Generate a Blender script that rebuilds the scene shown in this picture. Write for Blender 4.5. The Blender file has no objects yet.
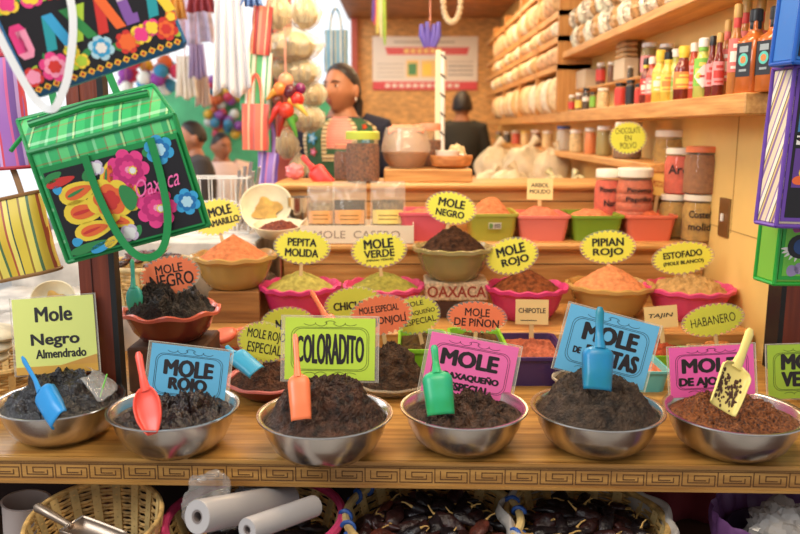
import bpy, bmesh, math, random
from mathutils import Vector, Matrix, Euler, noise
PI = math.pi
C = bpy.context.scene.collection
SC = bpy.context.scene
RND = random.Random(7)

# ------------------------------------------------------------------ camera, world, lights, exposure
CAM_Z, PITCH, FPX = 1.35, math.atan(138/777.8), 777.8
cam_d = bpy.data.cameras.new('camera'); cam_d.lens = 35; cam_d.sensor_width = 36
cam_d.clip_start = 0.02; cam_d.clip_end = 60
cam_d.dof.use_dof = True; cam_d.dof.focus_distance = 1.62; cam_d.dof.aperture_fstop = 3.2
cam = bpy.data.objects.new('camera', cam_d); C.objects.link(cam)
cam.location = (0, 0, CAM_Z); cam.rotation_euler = (PI/2 - PITCH, 0, 0)
SC.camera = cam
SC.view_settings.view_transform = 'Standard'; SC.view_settings.look = 'None'
SC.view_settings.exposure = 0.0; SC.view_settings.gamma = 1.0
SC.view_settings.use_curve_mapping = False

w = bpy.data.worlds.new('world'); SC.world = w; w.use_nodes = True       # overcast daylight, brightest down the open aisle
wn = w.node_tree; bg = wn.nodes['Background']; bg.inputs[0].default_value = (0.94, 0.96, 1.0, 1)
wtc = wn.nodes.new('ShaderNodeTexCoord'); wsx = wn.nodes.new('ShaderNodeSeparateXYZ'); wmr = wn.nodes.new('ShaderNodeMapRange')
wmr.interpolation_type = 'SMOOTHSTEP'
for i, v in ((1, 0.70), (2, 0.98), (3, 0.52), (4, 1.25)): wmr.inputs[i].default_value = v
wn.links.new(wtc.outputs['Generated'], wsx.inputs[0]); wn.links.new(wsx.outputs['Y'], wmr.inputs[0]); wn.links.new(wmr.outputs[0], bg.inputs[1])

def area(name, loc, rot, size, size_y, energy, col):
    l = bpy.data.lights.new(name, 'AREA'); l.shape = 'RECTANGLE'; l.size = size; l.size_y = size_y
    l.energy = energy; l.color = col
    o = bpy.data.objects.new(name, l); C.objects.link(o); o.location = loc; o.rotation_euler = rot
    return o
def aim(o, t):
    o.rotation_euler = (Vector(t) - o.location).to_track_quat('-Z', 'Y').to_euler()
WARM = (1.0, 0.70, 0.39)
area('lamp_shop_deep', (0.25, 5.6, 2.36), (0, 0, 0), 0.9, 2.6, 52, WARM)
o = area('fill_shop_mid', (-0.05, 2.95, 2.38), (0, 0, 0), 0.9, 0.6, 30, (1.0, 0.76, 0.48)); aim(o, (-0.2, 3.6, 1.3))  # warm fill, placed and aimed to brighten the seller's face
area('lamp_display', (0.15, 2.05, 2.36), (0, 0, 0), 1.0, 0.35, 21, (1.0, 0.77, 0.50))
o = area('fill_stall_front', (0.15, 0.55, 2.5), (0, 0, 0), 1.3, 0.4, 22, (1.0, 0.84, 0.64)); aim(o, (0.05, 1.6, 0.8))  # added soft front fill standing in for ambient light from the market lane
o = area('daylight_aisle', (-2.6, 4.6, 2.9), (0, 0, 0), 2.6, 2.6, 170, (0.93, 0.97, 1.0)); aim(o, (-2.0, 5.4, 0.6))
o = area('daylight_fill_left', (-2.0, 0.3, 2.3), (0, 0, 0), 1.0, 1.0, 40, (0.92, 0.97, 1.0)); aim(o, (-0.55, 1.45, 1.0))  # cool fill added at the left front to brighten the signs there

# ------------------------------------------------------------------ helpers
def W(px, py, Y):
    u = (px-400)/FPX; v = -(py-267)/FPX
    d = Vector((u, math.cos(PITCH) + v*math.sin(PITCH), -math.sin(PITCH) + v*math.cos(PITCH)))
    return Vector((0, 0, CAM_Z)) + d*(Y/d.y)
def S(py, Y):                                   # metres per pixel at that row and distance
    v = -(py-267)/FPX
    return Y/(math.cos(PITCH) + v*math.sin(PITCH))/FPX

def lin(c):
    r = []
    for x in c[:3]:
        x = x/255.0
        r.append(x/12.92 if x <= 0.04045 else ((x+0.055)/1.055)**2.4)
    return (r[0], r[1], r[2], 1)
MATS = {}
def mat(name, rgb, rough=0.55, metal=0.0, var=0, vscale=20, bump=0, bscale=60, trans=0.0, alpha=1.0, emit=0, spec=0.5, var_rgb=None, stretch=None, sheen=0):
    if name in MATS: return MATS[name]
    m = bpy.data.materials.new(name); m.use_nodes = True; MATS[name] = m
    nt = m.node_tree; b = nt.nodes['Principled BSDF']
    b.inputs['Base Color'].default_value = lin(rgb); b.inputs['Roughness'].default_value = rough
    b.inputs['Metallic'].default_value = metal; b.inputs['Specular IOR Level'].default_value = spec
    if trans: b.inputs['Transmission Weight'].default_value = trans; b.inputs['IOR'].default_value = 1.35
    if alpha < 1: b.inputs['Alpha'].default_value = alpha
    if emit: b.inputs['Emission Color'].default_value = lin(rgb); b.inputs['Emission Strength'].default_value = emit
    tc = mp = None
    if var or bump:
        tc = nt.nodes.new('ShaderNodeTexCoord'); mp = nt.nodes.new('ShaderNodeMapping')
        nt.links.new(tc.outputs['Object'], mp.inputs['Vector'])
        if stretch: mp.inputs['Scale'].default_value = stretch
    if var:
        n = nt.nodes.new('ShaderNodeTexNoise'); n.inputs['Scale'].default_value = vscale; n.inputs['Detail'].default_value = 6
        nt.links.new(mp.outputs[0], n.inputs['Vector'])
        r = nt.nodes.new('ShaderNodeValToRGB')
        c2 = var_rgb if var_rgb else tuple(max(0, x*(1-var)) for x in rgb)
        c1 = rgb if var_rgb else tuple(min(255, x*(1+var*0.6)) for x in rgb)
        r.color_ramp.elements[0].position = 0.33; r.color_ramp.elements[1].position = 0.67
        r.color_ramp.elements[0].color = lin(c2); r.color_ramp.elements[1].color = lin(c1)
        nt.links.new(n.outputs['Fac'], r.inputs[0]); nt.links.new(r.outputs[0], b.inputs['Base Color'])
    if bump:
        n = nt.nodes.new('ShaderNodeTexNoise'); n.inputs['Scale'].default_value = bscale; n.inputs['Detail'].default_value = 5
        nt.links.new(mp.outputs[0], n.inputs['Vector'])
        bp = nt.nodes.new('ShaderNodeBump'); bp.inputs['Strength'].default_value = bump; bp.inputs['Distance'].default_value = 0.01
        nt.links.new(n.outputs['Fac'], bp.inputs['Height']); nt.links.new(bp.outputs[0], b.inputs['Normal'])
    return m
def stripes(name, axis, period, cols, rough=0.45, axis2=None, cols2=None, period2=None):
    """woven stripes along an object axis, optional second set crossing them"""
    if name in MATS: return MATS[name]
    m = bpy.data.materials.new(name); m.use_nodes = True; MATS[name] = m
    nt = m.node_tree; b = nt.nodes['Principled BSDF']; b.inputs['Roughness'].default_value = rough
    tc = nt.nodes.new('ShaderNodeTexCoord'); sx = nt.nodes.new('ShaderNodeSeparateXYZ')
    nt.links.new(tc.outputs['Object'], sx.inputs[0])
    def ramp(ax, per, cs):
        src = None
        if isinstance(ax, tuple):
            dt = nt.nodes.new('ShaderNodeVectorMath'); dt.operation = 'DOT_PRODUCT'; dt.inputs[1].default_value = ax; nt.links.new(tc.outputs['Object'], dt.inputs[0]); src = dt.outputs['Value']
        d = nt.nodes.new('ShaderNodeMath'); d.operation = 'DIVIDE'; d.inputs[1].default_value = per
        nt.links.new(src or sx.outputs[ax], d.inputs[0])
        f = nt.nodes.new('ShaderNodeMath'); f.operation = 'FRACT'; nt.links.new(d.outputs[0], f.inputs[0])
        r = nt.nodes.new('ShaderNodeValToRGB'); r.color_ramp.interpolation = 'CONSTANT'
        tot = sum(x[1] for x in cs); p = 0
        for i, (c, wd) in enumerate(cs):
            if i == 0: e = r.color_ramp.elements[0]
            elif i == 1: e = r.color_ramp.elements[1]
            else: e = r.color_ramp.elements.new(p/tot)
            e.position = p/tot; e.color = lin(c); p += wd
        nt.links.new(f.outputs[0], r.inputs[0]); return r
    r1 = ramp(axis, period, cols)
    out = r1
    if cols2:
        r2 = ramp(axis2, period2, cols2)
        mx = nt.nodes.new('ShaderNodeMixRGB'); mx.inputs[0].default_value = 0.45
        nt.links.new(r1.outputs[0], mx.inputs[1]); nt.links.new(r2.outputs[0], mx.inputs[2]); out = mx
    nt.links.new(out.outputs[0], b.inputs['Base Color'])
    return m
def wood(name, rgb, dark, axis=0, rough=0.45, sc=9):
    st = [28, 28, 28]; st[axis] = 1.6
    return mat(name, rgb, rough, var=1, vscale=sc*0.1*3, var_rgb=dark, stretch=tuple(st), bump=0.12, bscale=6)
def film(name, rgb, alpha=0.35, rough=0.12):
    return mat(name, rgb, rough, alpha=alpha, spec=0.8)

class MB:
    def __init__(s): s.v = []; s.f = []; s.m = []; s.slots = []
    def mi(s, m):
        if m not in s.slots: s.slots.append(m)
        return s.slots.index(m)
    def add(s, vs, fs, m, M=None):
        o = len(s.v); k = s.mi(m)
        for p in vs:
            p = Vector(p); s.v.append(M @ p if M else p)
        for f in fs: s.f.append([o+i for i in f]); s.m.append(k)
        return s
    def box(s, x0, x1, y0, y1, z0, z1, m, M=None):
        vs = [(x, y, z) for x in (x0, x1) for y in (y0, y1) for z in (z0, z1)]
        return s.add(vs, [(0,1,3,2),(4,6,7,5),(0,4,5,1),(2,3,7,6),(0,2,6,4),(1,5,7,3)], m, M)
    def rbox(s, x0, x1, y0, y1, z0, z1, m, b=0.004, M=None):
        """box with chamfered edges"""
        rings = []
        def ring(x0, x1, y0, y1, z, c):
            return [(x0+c,y0,z),(x1-c,y0,z),(x1,y0+c,z),(x1,y1-c,z),(x1-c,y1,z),(x0+c,y1,z),(x0,y1-c,z),(x0,y0+c,z)]
        rings = [ring(x0+b,x1-b,y0+b,y1-b,z0,b*0.5), ring(x0,x1,y0,y1,z0+b,b), ring(x0,x1,y0,y1,z1-b,b), ring(x0+b,x1-b,y0+b,y1-b,z1,b*0.5)]
        return s.loft(rings, m, M)
    def loft(s, rings, m, M=None, cap=True, close=True):
        n = len(rings[0]); vs = [p for r in rings for p in r]; fs = []
        for i in range(len(rings)-1):
            for j in range(n if close else n-1):
                k = (j+1) % n
                fs.append((i*n+j, i*n+k, (i+1)*n+k, (i+1)*n+j))
        if cap and close:
            fs.append(tuple(range(n-1, -1, -1))); fs.append(tuple((len(rings)-1)*n+j for j in range(n)))
        return s.add(vs, fs, m, M)
    def lathe(s, prof, n, m, c=(0,0,0), mod=None, M=None):
        vs = []; fs = []; idx = []
        for (r, z) in prof:
            if r <= 1e-6: idx.append([len(vs)]*n); vs.append((c[0], c[1], c[2]+z)); continue
            row = []
            for j in range(n):
                a = 2*PI*j/n; rr, zz = (r, z) if not mod else mod(a, r, z)
                row.append(len(vs)); vs.append((c[0]+rr*math.cos(a), c[1]+rr*math.sin(a), c[2]+zz))
            idx.append(row)
        for i in range(len(prof)-1):
            for j in range(n):
                k = (j+1) % n
                q = [idx[i][j], idx[i][k], idx[i+1][k], idx[i+1][j]]
                u = []
                for x in q:
                    if x not in u: u.append(x)
                if len(u) >= 3: fs.append(u)
        return s.add(vs, fs, m, M)
    def ell(s, c, r, m, n=14, k=9, M=None, fn=None):
        prof = []
        vs = []; fs = []
        for i in range(k+1):
            t = PI*i/k
            for j in range(n):
                a = 2*PI*j/n; d = Vector((math.sin(t)*math.cos(a), math.sin(t)*math.sin(a), math.cos(t)))
                q = fn(d) if fn else 1.0
                vs.append((c[0]+d.x*r[0]*q, c[1]+d.y*r[1]*q, c[2]+d.z*r[2]*q))
        for i in range(k):
            for j in range(n):
                l = (j+1) % n; fs.append((i*n+j, i*n+l, (i+1)*n+l, (i+1)*n+j))
        return s.add(vs, fs, m, M)
    def tube(s, pts, r, n, m, M=None, flat=1.0, up=None):
        pts = [Vector(p) for p in pts]; rings = []
        up = Vector(up) if up else None; prev = None
        for i, p in enumerate(pts):
            t = (pts[min(i+1, len(pts)-1)] - pts[max(i-1, 0)]).normalized()
            if up: a = up - t*up.dot(t)
            elif prev is None: a = t.orthogonal()
            else: a = prev - t*prev.dot(t)
            a.normalize(); prev = a; b = t.cross(a)
            rr = r[i] if isinstance(r, (list, tuple)) else r
            rings.append([p + a*rr*flat*math.cos(2*PI*j/n) + b*rr*math.sin(2*PI*j/n) for j in range(n)])
        return s.loft(rings, m, M)
    def grid(s, fn, nu, nv, m, M=None):
        vs = [fn(i/nu, j/nv) for i in range(nu+1) for j in range(nv+1)]; fs = []
        for i in range(nu):
            for j in range(nv):
                a = i*(nv+1)+j; fs.append((a, a+1, a+nv+2, a+nv+1))
        return s.add(vs, fs, m, M)
    def flat(s, pts, y, m, M=None):            # flat polygon in XZ, fan from its centre
        cx = sum(p[0] for p in pts)/len(pts); cz = sum(p[1] for p in pts)/len(pts)
        vs = [(cx, y, cz)] + [(p[0], y, p[1]) for p in pts]; n = len(pts)
        return s.add(vs, [(0, 1+i, 1+(i+1) % n) for i in range(n)], m, M)
    def plate(s, pts, y0, y1, m, M=None):      # star-shaped outline in XZ with thickness
        n = len(pts); cx = sum(p[0] for p in pts)/n; cz = sum(p[1] for p in pts)/n
        vs = [(cx, y0, cz)] + [(p[0], y0, p[1]) for p in pts] + [(cx, y1, cz)] + [(p[0], y1, p[1]) for p in pts]; fs = []
        for i in range(n):
            j = (i+1) % n
            fs += [(0, 1+i, 1+j), (n+1, n+2+j, n+2+i), (1+i, n+2+i, n+2+j, 1+j)]
        return s.add(vs, fs, m, M)
    def build(s, name, parent=None, loc=None, rot=None, smooth=True, ang=38, solid=0, recalc=True):
        me = bpy.data.meshes.new(name)
        me.from_pydata([tuple(p) for p in s.v], [], s.f)
        for m in s.slots: me.materials.append(m)
        me.polygons.foreach_set('material_index', s.m)
        if recalc or solid:
            bm = bmesh.new(); bm.from_mesh(me)
            if solid: bmesh.ops.remove_doubles(bm, verts=bm.verts[:], dist=1e-5)
            bmesh.ops.recalc_face_normals(bm, faces=bm.faces[:]); bm.to_mesh(me); bm.free()
        if smooth:
            me.polygons.foreach_set('use_smooth', [True]*len(me.polygons))
            me.set_sharp_from_angle(angle=math.radians(ang))
        me.update()
        o = bpy.data.objects.new(name, me); C.objects.link(o)
        if solid:
            md = o.modifiers.new('thickness', 'SOLIDIFY'); md.thickness = solid; md.offset = 0
        if parent: o.parent = parent
        if loc is not None: o.location = loc
        if rot is not None: o.rotation_euler = rot
        return o

def tag(o, label, cat, group=None, kind=None):
    o['label'] = label; o['category'] = cat
    if group: o['group'] = group
    if kind: o['kind'] = kind
    return o
def thing(name, label, cat, loc=(0,0,0), rot=(0,0,0), group=None):
    o = bpy.data.objects.new(name, None); C.objects.link(o); o.empty_display_size = 0.05
    o.location = loc; o.rotation_euler = rot
    return tag(o, label, cat, group)
def struct(o):
    o['kind'] = 'structure'; return o
def dup(root, loc, rot=None, label=None, scale=None, group=None):
    r = root.copy(); C.objects.link(r); r.location = loc
    if rot is not None: r.rotation_euler = rot
    if label: r['label'] = label
    if scale: r.scale = scale if isinstance(scale, tuple) else (scale,)*3
    if group: r['group'] = group
    for ch in list(root.children):
        c = ch.copy(); C.objects.link(c); c.parent = r
        for g in list(ch.children):
            d = g.copy(); C.objects.link(d); d.parent = c
    return r
ORD = ['first','second','third','fourth','fifth','sixth','seventh','eighth','ninth','tenth','eleventh','twelfth','thirteenth','fourteenth','fifteenth','sixteenth','seventeenth','eighteenth','nineteenth','twentieth']
_txt = {}
def glyphs(body, bold, shear=0):
    k = (body, bold, shear)
    if k in _txt: return _txt[k]
    cu = bpy.data.curves.new('tmp', 'FONT'); cu.body = body; cu.size = 1; cu.offset = bold; cu.shear = shear
    cu.resolution_u = 3; cu.fill_mode = 'BOTH'
    ob = bpy.data.objects.new('tmp', cu); C.objects.link(ob)
    dg = bpy.context.evaluated_depsgraph_get(); dg.update()
    me = bpy.data.meshes.new_from_object(ob.evaluated_get(dg))
    vs = [(p.co.x, p.co.y) for p in me.vertices]; fs = [tuple(p.vertices) for p in me.polygons]
    bpy.data.objects.remove(ob); bpy.data.curves.remove(cu); bpy.data.meshes.remove(me)
    x0 = min(p[0] for p in vs); x1 = max(p[0] for p in vs); y0 = min(p[1] for p in vs); y1 = max(p[1] for p in vs)
    vs = [((p[0]-(x0+x1)/2)/(x1-x0), (p[1]-(y0+y1)/2)/(y1-y0)) for p in vs]
    _txt[k] = (vs, fs); return _txt[k]
def text(mb, body, cx, cz, wd, ht, y, m, bold=0.012, rot=0, warp=0, shear=0, M=None):
    vs, fs = glyphs(body, 0.0, shear); c, s = math.cos(rot), math.sin(rot)
    e = bold*ht*1.5; n = 8 if bold > 0.004 else 1        # heavier strokes: the same glyph struck in a small ring
    for k in range(n):
        ox, oz = (e*math.cos(2*PI*k/n), e*.6*math.sin(2*PI*k/n)) if n > 1 else (0, 0); out = []
        for (x, z) in vs:
            z2 = z*(ht-1.2*e*(n > 1))*(1 + warp*(1-4*x*x)) + oz; x2 = x*(wd-2*e*(n > 1)) + ox
            out.append((cx + x2*c - z2*s, y - .00002*k, cz + x2*s + z2*c))
        mb.add(out, fs, m, M)

# ------------------------------------------------------------------ common materials
INK = mat('black_ink', (22, 18, 18), 0.6)
STEEL = mat('brushed_steel', (205, 198, 190), 0.24, 1.0, bump=0.03, bscale=40)
PINE = wood('honey_pine', (214, 160, 92), (184, 124, 62), 0)
PINE_Y = wood('honey_pine_deep', (222, 166, 96), (190, 128, 64), 1)
PINE_Z = wood('honey_pine_upright', (214, 160, 92), (184, 124, 62), 2)
COUNTERWOOD = wood('counter_wood', (190, 140, 70), (146, 98, 42), 0, 0.38)
GROOVE = mat('burnt_groove', (92, 58, 24), 0.8)
REDPOST = wood('red_brown_paint', (128, 52, 26), (104, 38, 18), 2, 0.4)
BLACKTRIM = mat('black_trim', (20, 17, 16), 0.5)
CREAMWALL = mat('cream_yellow_wall', (232, 192, 112), 0.6, var=0.05, vscale=3)
WHITE = mat('white_plastic', (232, 226, 214), 0.4)
STICK = mat('pale_stick', (214, 178, 120), 0.7)
GLASS = film('clear_glass', (240, 236, 225), 0.22, 0.05)
# ------------------------------------------------------------------ the setting
CT = 0.733                                                     # counter top
mb = MB(); mb.box(-7, 3, -1.0, 12, -0.05, 0, mat('grey_concrete', (176, 172, 168), 0.7, var=0.12, vscale=2)); struct(mb.build('floor'))
BACKW = mat('golden_board', (214, 158, 92), 0.6, var=0.16, vscale=14, stretch=(1, 1, 3))
mb = MB(); mb.box(-0.47, 1.3, 7.8, 7.9, 0, 2.4, BACKW); struct(mb.build('wall_back'))
mb = MB(); mb.box(0.97, 1.07, 2.0, 7.8, 0, 2.4, CREAMWALL)
seam = mat('panel_seam', (176, 136, 74), 0.8)  # darker strips marking the wall panel seams
mb.box(0.9685, 0.97, 2.0, 2.7, 1.056, 1.0585, seam); mb.box(0.9685, 0.97, 2.262, 2.2645, 1.05, 1.385, seam)
struct(mb.build('wall_right', smooth=False))
mb = MB(); mb.box(-0.5, 1.3, 3.0, 7.9, 2.4, 2.5, mat('brown_ceiling_board', (170, 112, 60), 0.6, var=0.15, vscale=8)); struct(mb.build('ceiling'))
RED = mat('faded_red_paint', (178, 74, 52), 0.5)
mb = MB(); mb.box(-0.47, -0.41, 7.72, 7.8, 0, 2.4, RED); struct(mb.build('trim_1'))
mb = MB(); mb.box(-0.525, -0.455, 3.34, 3.40, 0, 2.4, RED); mb.box(-0.548, -0.525, 3.34, 3.40, 0, 2.4, mat('dark_trim', (62, 34, 26), 0.5)); struct(mb.build('trim_2'))
# posts at the two front corners
mb = MB(); mb.box(-0.672, -0.609, 1.60, 1.64, 0, 2.4, REDPOST); mb.box(-0.646, -0.6445, 1.598, 1.60, 0, 2.4, mat('post_joint', (70, 26, 14), 0.7)); mb.box(-0.609, -0.597, 1.60, 1.63, 0, 2.4, BLACKTRIM)
struct(mb.build('trim_3', smooth=False))
mb = MB(); mb.box(0.975, 1.10, 1.92, 1.99, 0, 2.4, REDPOST); mb.box(0.962, 0.975, 1.92, 1.99, 0, 2.4, BLACKTRIM); struct(mb.build('trim_4', smooth=False))
# beam over the front that everything hangs from (above the frame)
mb = MB(); mb.box(-1.3, 1.3, 1.56, 1.70, 2.30, 2.40, REDPOST); struct(mb.build('trim_5', smooth=False))
# opposite stall across the aisle
GREENW = mat('green_stall_wall', (74, 160, 110), 0.7, var=0.15, vscale=4)
mb = MB(); mb.box(-2.35, -0.6, 7.2, 7.3, 0, 1.75, GREENW); struct(mb.build('wall_aisle'))

# light switch
t = thing('light_switch', 'bronze light switch plate on the cream wall at right', 'light switch', (0.97, 2.31, 1.09))
mb = MB(); mb.rbox(-0.006, 0, -0.036, 0.036, -0.058, 0.058, mat('bronze_plate', (150, 112, 66), 0.35, 0.7), 0.002); mb.build('plate', t)
mb = MB(); mb.rbox(-0.014, -0.006, -0.006, 0.006, -0.012, 0.012, WHITE, 0.002); mb.build('toggle', t)

# ------------------------------------------------------------------ stepped display counter
ROTC = -0.030
t = thing('serving_counter', 'honey wood counter with a carved fret front edge under the steel bowls', 'counter', (0, 1.383, 0))
M = Matrix.Rotation(ROTC, 4, 'Z')
mb = MB(); mb.box(-1.25, 1.2, 0.0, 0.72, CT-0.012, CT, COUNTERWOOD, M); mb.box(-1.25, 1.2, 0.001, 0.7, CT-0.05, CT-0.012, COUNTERWOOD, M)
mb.build('counter_top', t, smooth=False)
mb = MB()
mb.box(-1.25, 1.2, -0.006, 0.002, CT-0.006, CT, COUNTERWOOD, M); mb.box(-1.25, 1.2, -0.004, 0.0, CT-0.05, CT-0.006, COUNTERWOOD, M); mb.box(-1.25, 1.2, -0.006, 0.0, CT-0.053, CT-0.047, COUNTERWOOD, M)
def gl(x0, z0, x1, z1, h=0.0009):
    mb.box(min(x0,x1)-h, max(x0,x1)+h, -0.0047, -0.0038, min(z0,z1)-h, max(z0,z1)+h, GROOVE, M)
k = 0.066; zb, zt = CT-0.041, CT-0.013
for i in range(-19, 19):
    x = i*k; q = (zt-zb)/4
    for (a, b, c, d) in ((0,0,.92,0),(.92,0,.92,2.9),(.92,2.9,.34,2.9),(.34,2.9,.34,1.5),(.34,1.5,.66,1.5),(0,0,0,4),(0,4,.08,4),(.08,4,1,4),(.16,.9,.16,3.1),(.16,.9,.76,.9),(.76,.9,.76,2.1)):
        gl(x+a*k, zb+b*q, x+c*k, zb+d*q)
gl(-1.25, zt+0.003, 1.19, zt+0.003, 0.0006)
mb.build('carved_edge', t, smooth=False)
mb = MB(); y0 = 2.05-1.383
mb.rbox(-0.62, 0.965, y0, y0+0.365, CT, 0.806, PINE, .006); tag(mb.build('display_step', loc=(0, 1.383, 0), smooth=False), 'low pine display step under the round plastic bowls', 'step')
mb = MB(); y0 = 2.42-1.383
mb.box(-0.37, 0.965, y0+0.02, y0+0.29, 0.60, 0.98, PINE)
for zz in (0.86, 0.925): mb.box(-0.34, 0.965, y0+0.0185, y0+0.0205, zz, zz+0.003, GROOVE)
mb.rbox(-0.395, 0.968, y0-0.012, y0+0.29, 0.972, 0.997, PINE, 0.008); tag(mb.build('display_step', loc=(0, 1.383, 0), smooth=False), 'middle pine display step carrying the rectangular tubs and pouch tray', 'step')
mb = MB(); y0 = 2.70-1.383
mb.box(-0.42, 0.965, y0+0.015, y0+0.26, 0.60, 1.15, PINE)
for zz in (1.045, 1.10): mb.box(-0.42, 0.965, y0+0.0135, y0+0.0155, zz, zz+0.003, GROOVE)
mb.rbox(-0.44, 0.968, y0-0.012, y0+0.28, 1.142, 1.166, PINE, 0.008); tag(mb.build('display_step', loc=(0, 1.383, 0), smooth=False), 'topmost pine ledge carrying the lime lidded jar', 'step')
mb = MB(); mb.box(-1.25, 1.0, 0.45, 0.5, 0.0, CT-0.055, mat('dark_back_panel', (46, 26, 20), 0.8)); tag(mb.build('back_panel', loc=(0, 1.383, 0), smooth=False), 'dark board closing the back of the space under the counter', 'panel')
mb = MB()
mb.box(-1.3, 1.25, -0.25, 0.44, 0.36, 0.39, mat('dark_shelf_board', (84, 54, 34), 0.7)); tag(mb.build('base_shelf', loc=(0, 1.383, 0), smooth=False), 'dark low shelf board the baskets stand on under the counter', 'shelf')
mb = MB()
def clothf(u, v): return (0.27+u*0.75, 0.40-0.012*math.sin(u*40)*(0.3+v), 0.665-0.27*v)
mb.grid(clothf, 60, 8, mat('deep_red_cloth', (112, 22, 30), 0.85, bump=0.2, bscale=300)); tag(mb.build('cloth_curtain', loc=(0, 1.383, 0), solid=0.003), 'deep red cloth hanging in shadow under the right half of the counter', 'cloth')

# ------------------------------------------------------------------ steel bowls, pastes
def steel_bowl(px, Y, r, h, label, tilt=(0,0), grp='steel bowls along the front of the counter'):
    x = (px-400)*S(410, Y)
    mb = MB()
    pr = [(0, 0.0012), (r*.50, 0.0), (r*.60, .003), (r*.76, h*.25), (r*.87, h*.60), (r*.93, h*.95), (r*.985, h*.975), (r, h*.99), (r*.995, h*1.02), (r*.96, h*1.02), (r*.915, h*.985), (r*.85, h*.60), (r*.74, h*.27), (r*.58, .006), (0, .0045)]
    mb.lathe(pr, 72, STEEL)
    o = mb.build('steel_bowl', loc=(x, Y, CT), rot=(tilt[0], tilt[1], 0), ang=50)
    tag(o, label, 'bowl', grp); return o
def mound(name, label, cat, loc, R, H, m, seed=0, rough=0.01, lump=0.0, p=1.7, peak=(0,0), lf=26, nr=64, na=190, depth=0.02, scal=(1,1), ry=None, group=None):
    mb = MB(); ry = ry or R; vs = []; fs = []
    off = Vector((seed*3.1, seed*1.7, seed*0.9))
    for i in range(nr+1):
        t = i/nr
        for j in range(na):
            a = 2*PI*j/na
            x = R*t*math.cos(a) + peak[0]*(1-t); y = ry*t*math.sin(a) + peak[1]*(1-t)
            z = H*(1-t**p)
            q = Vector((x, y, z))
            n = noise.fractal(q*lf + off, 1.0, 2.1, 5)
            z += rough*n*(1-t**6)
            if lump:
                d = noise.voronoi(q*lf*1.5 + off)[0]; d2 = noise.voronoi(q*lf*4.2 + off*1.3)[0]
                z += (lump*(0.55 - d[0]) + lump*.42*(0.5 - d2[0]) + lump*.35*noise.noise(q*lf*9))*(1-t**5)
                x += lump*0.8*noise.noise(q*lf*1.3 + off + Vector((9,0,0)))*(1-t**5); y += lump*0.8*noise.noise(q*lf*1.3 + off + Vector((0,9,0)))*(1-t**5)
            vs.append((x, y, z))
    for i in range(nr):
        for j in range(na):
            k = (j+1) % na; fs.append((i*na+j, i*na+k, (i+1)*na+k, (i+1)*na+j))
    b = len(vs)
    for j in range(na):
        a = 2*PI*j/na; vs.append((R*.86*math.cos(a), ry*.86*math.sin(a), -depth))
    for j in range(na):
        k = (j+1) % na; fs.append((nr*na+j, nr*na+k, b+k, b+j))
    fs.append(tuple(range(b+na-1, b-1, -1)))
    mb.add(vs, fs, m)
    o = mb.build(name, loc=loc, ang=180)
    return tag(o, label, cat, group, 'stuff')
def pastem(name, rgb, dark, rough=0.38, sc=55, spec=0.32, bump=.9):
    rgb = tuple(c*.86 for c in rgb); dark = tuple(c*.7 for c in dark)
    return mat(name, rgb, rough+.08, var=1, vscale=sc, var_rgb=dark, bump=bump, bscale=170, spec=spec)
PASTE1 = pastem('black_wet_paste', (52, 48, 52), (16, 14, 16), 0.14, spec=.5, bump=.5)
PASTE2 = pastem('dark_red_black_paste', (58, 34, 28), (20, 11, 10), 0.14, spec=.5, bump=.5)
PASTE3 = pastem('dark_brown_paste', (92, 56, 38), (36, 22, 16), 0.42)
PASTE4 = pastem('earth_brown_paste', (98, 64, 42), (42, 26, 18), 0.5)
PASTE5 = pastem('charcoal_brown_paste', (84, 64, 48), (42, 31, 24), 0.5)
PASTE6 = pastem('chili_seed_paste', (178, 104, 50), (66, 24, 16), 0.3, 170)

FB = [(62, 1.51, .126, .078), (174, 1.45, .127, .082), (325, 1.418, .130, .082), (464, 1.46, .126, .080), (597, 1.455, .130, .080), (733, 1.44, .132, .080)]
BL = ['steel bowl of black paste under the pale yellow handwritten sign, leftmost', 'steel bowl of dark red mole behind which a blue square sign leans', 'steel bowl with tall dark lump before the lime rectangular sign', 'steel bowl of brown mole in front of the pink three-line sign', 'steel bowl of domed charcoal mole before the tilted blue sign', 'steel bowl of seedy red mole with the cream scoop']
for (a, l) in zip(FB, BL): steel_bowl(*a, l)
bx = [((a[0]-400)*S(410, a[1]), a[1], a[2]) for a in FB]
ZR = CT + 0.068
mound('mole_paste', 'glossy black almond mole paste heaped in the leftmost steel bowl', 'mole paste', (bx[0][0], bx[0][1], ZR-.004), .112, .058, PASTE1, 1, .012, .020, p=2.2, peak=(-.008, .02))
mound('mole_paste', 'sticky dark red mole lumps in the bowl with the coral scoop', 'mole paste', (bx[1][0], bx[1][1], ZR-.004), .113, .028, PASTE2, 2, .014, .030, p=1.8, peak=(.024, .010), lf=22)
mound('mole_paste', 'tall craggy dark brown mole lump in the bowl with the orange scoop', 'mole paste', (bx[2][0], bx[2][1], ZR-.004), .116, .080, PASTE3, 3, .014, .026, p=2.6, peak=(.0, .02), lf=18)
mound('mole_paste', 'crumbly brown mole in the bowl with the green scoop', 'mole paste', (bx[3][0], bx[3][1], ZR-.006), .112, .030, PASTE4, 4, .012, .020, p=1.7, peak=(0, .02), lf=30)
mound('mole_paste', 'big rounded charcoal brown fruit mole dome with the blue upright scoop', 'mole paste', (bx[4][0], bx[4][1], ZR-.002), .116, .082, PASTE5, 5, .010, .015, p=2.3, peak=(-.002, .012), lf=30)
mound('mole_paste', 'wet red mole full of seeds under the cream scoop', 'mole paste', (bx[5][0], bx[5][1], ZR-.004), .118, .030, PASTE6, 6, .008, .013, p=2.0, peak=(.0, .02), lf=40)
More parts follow.
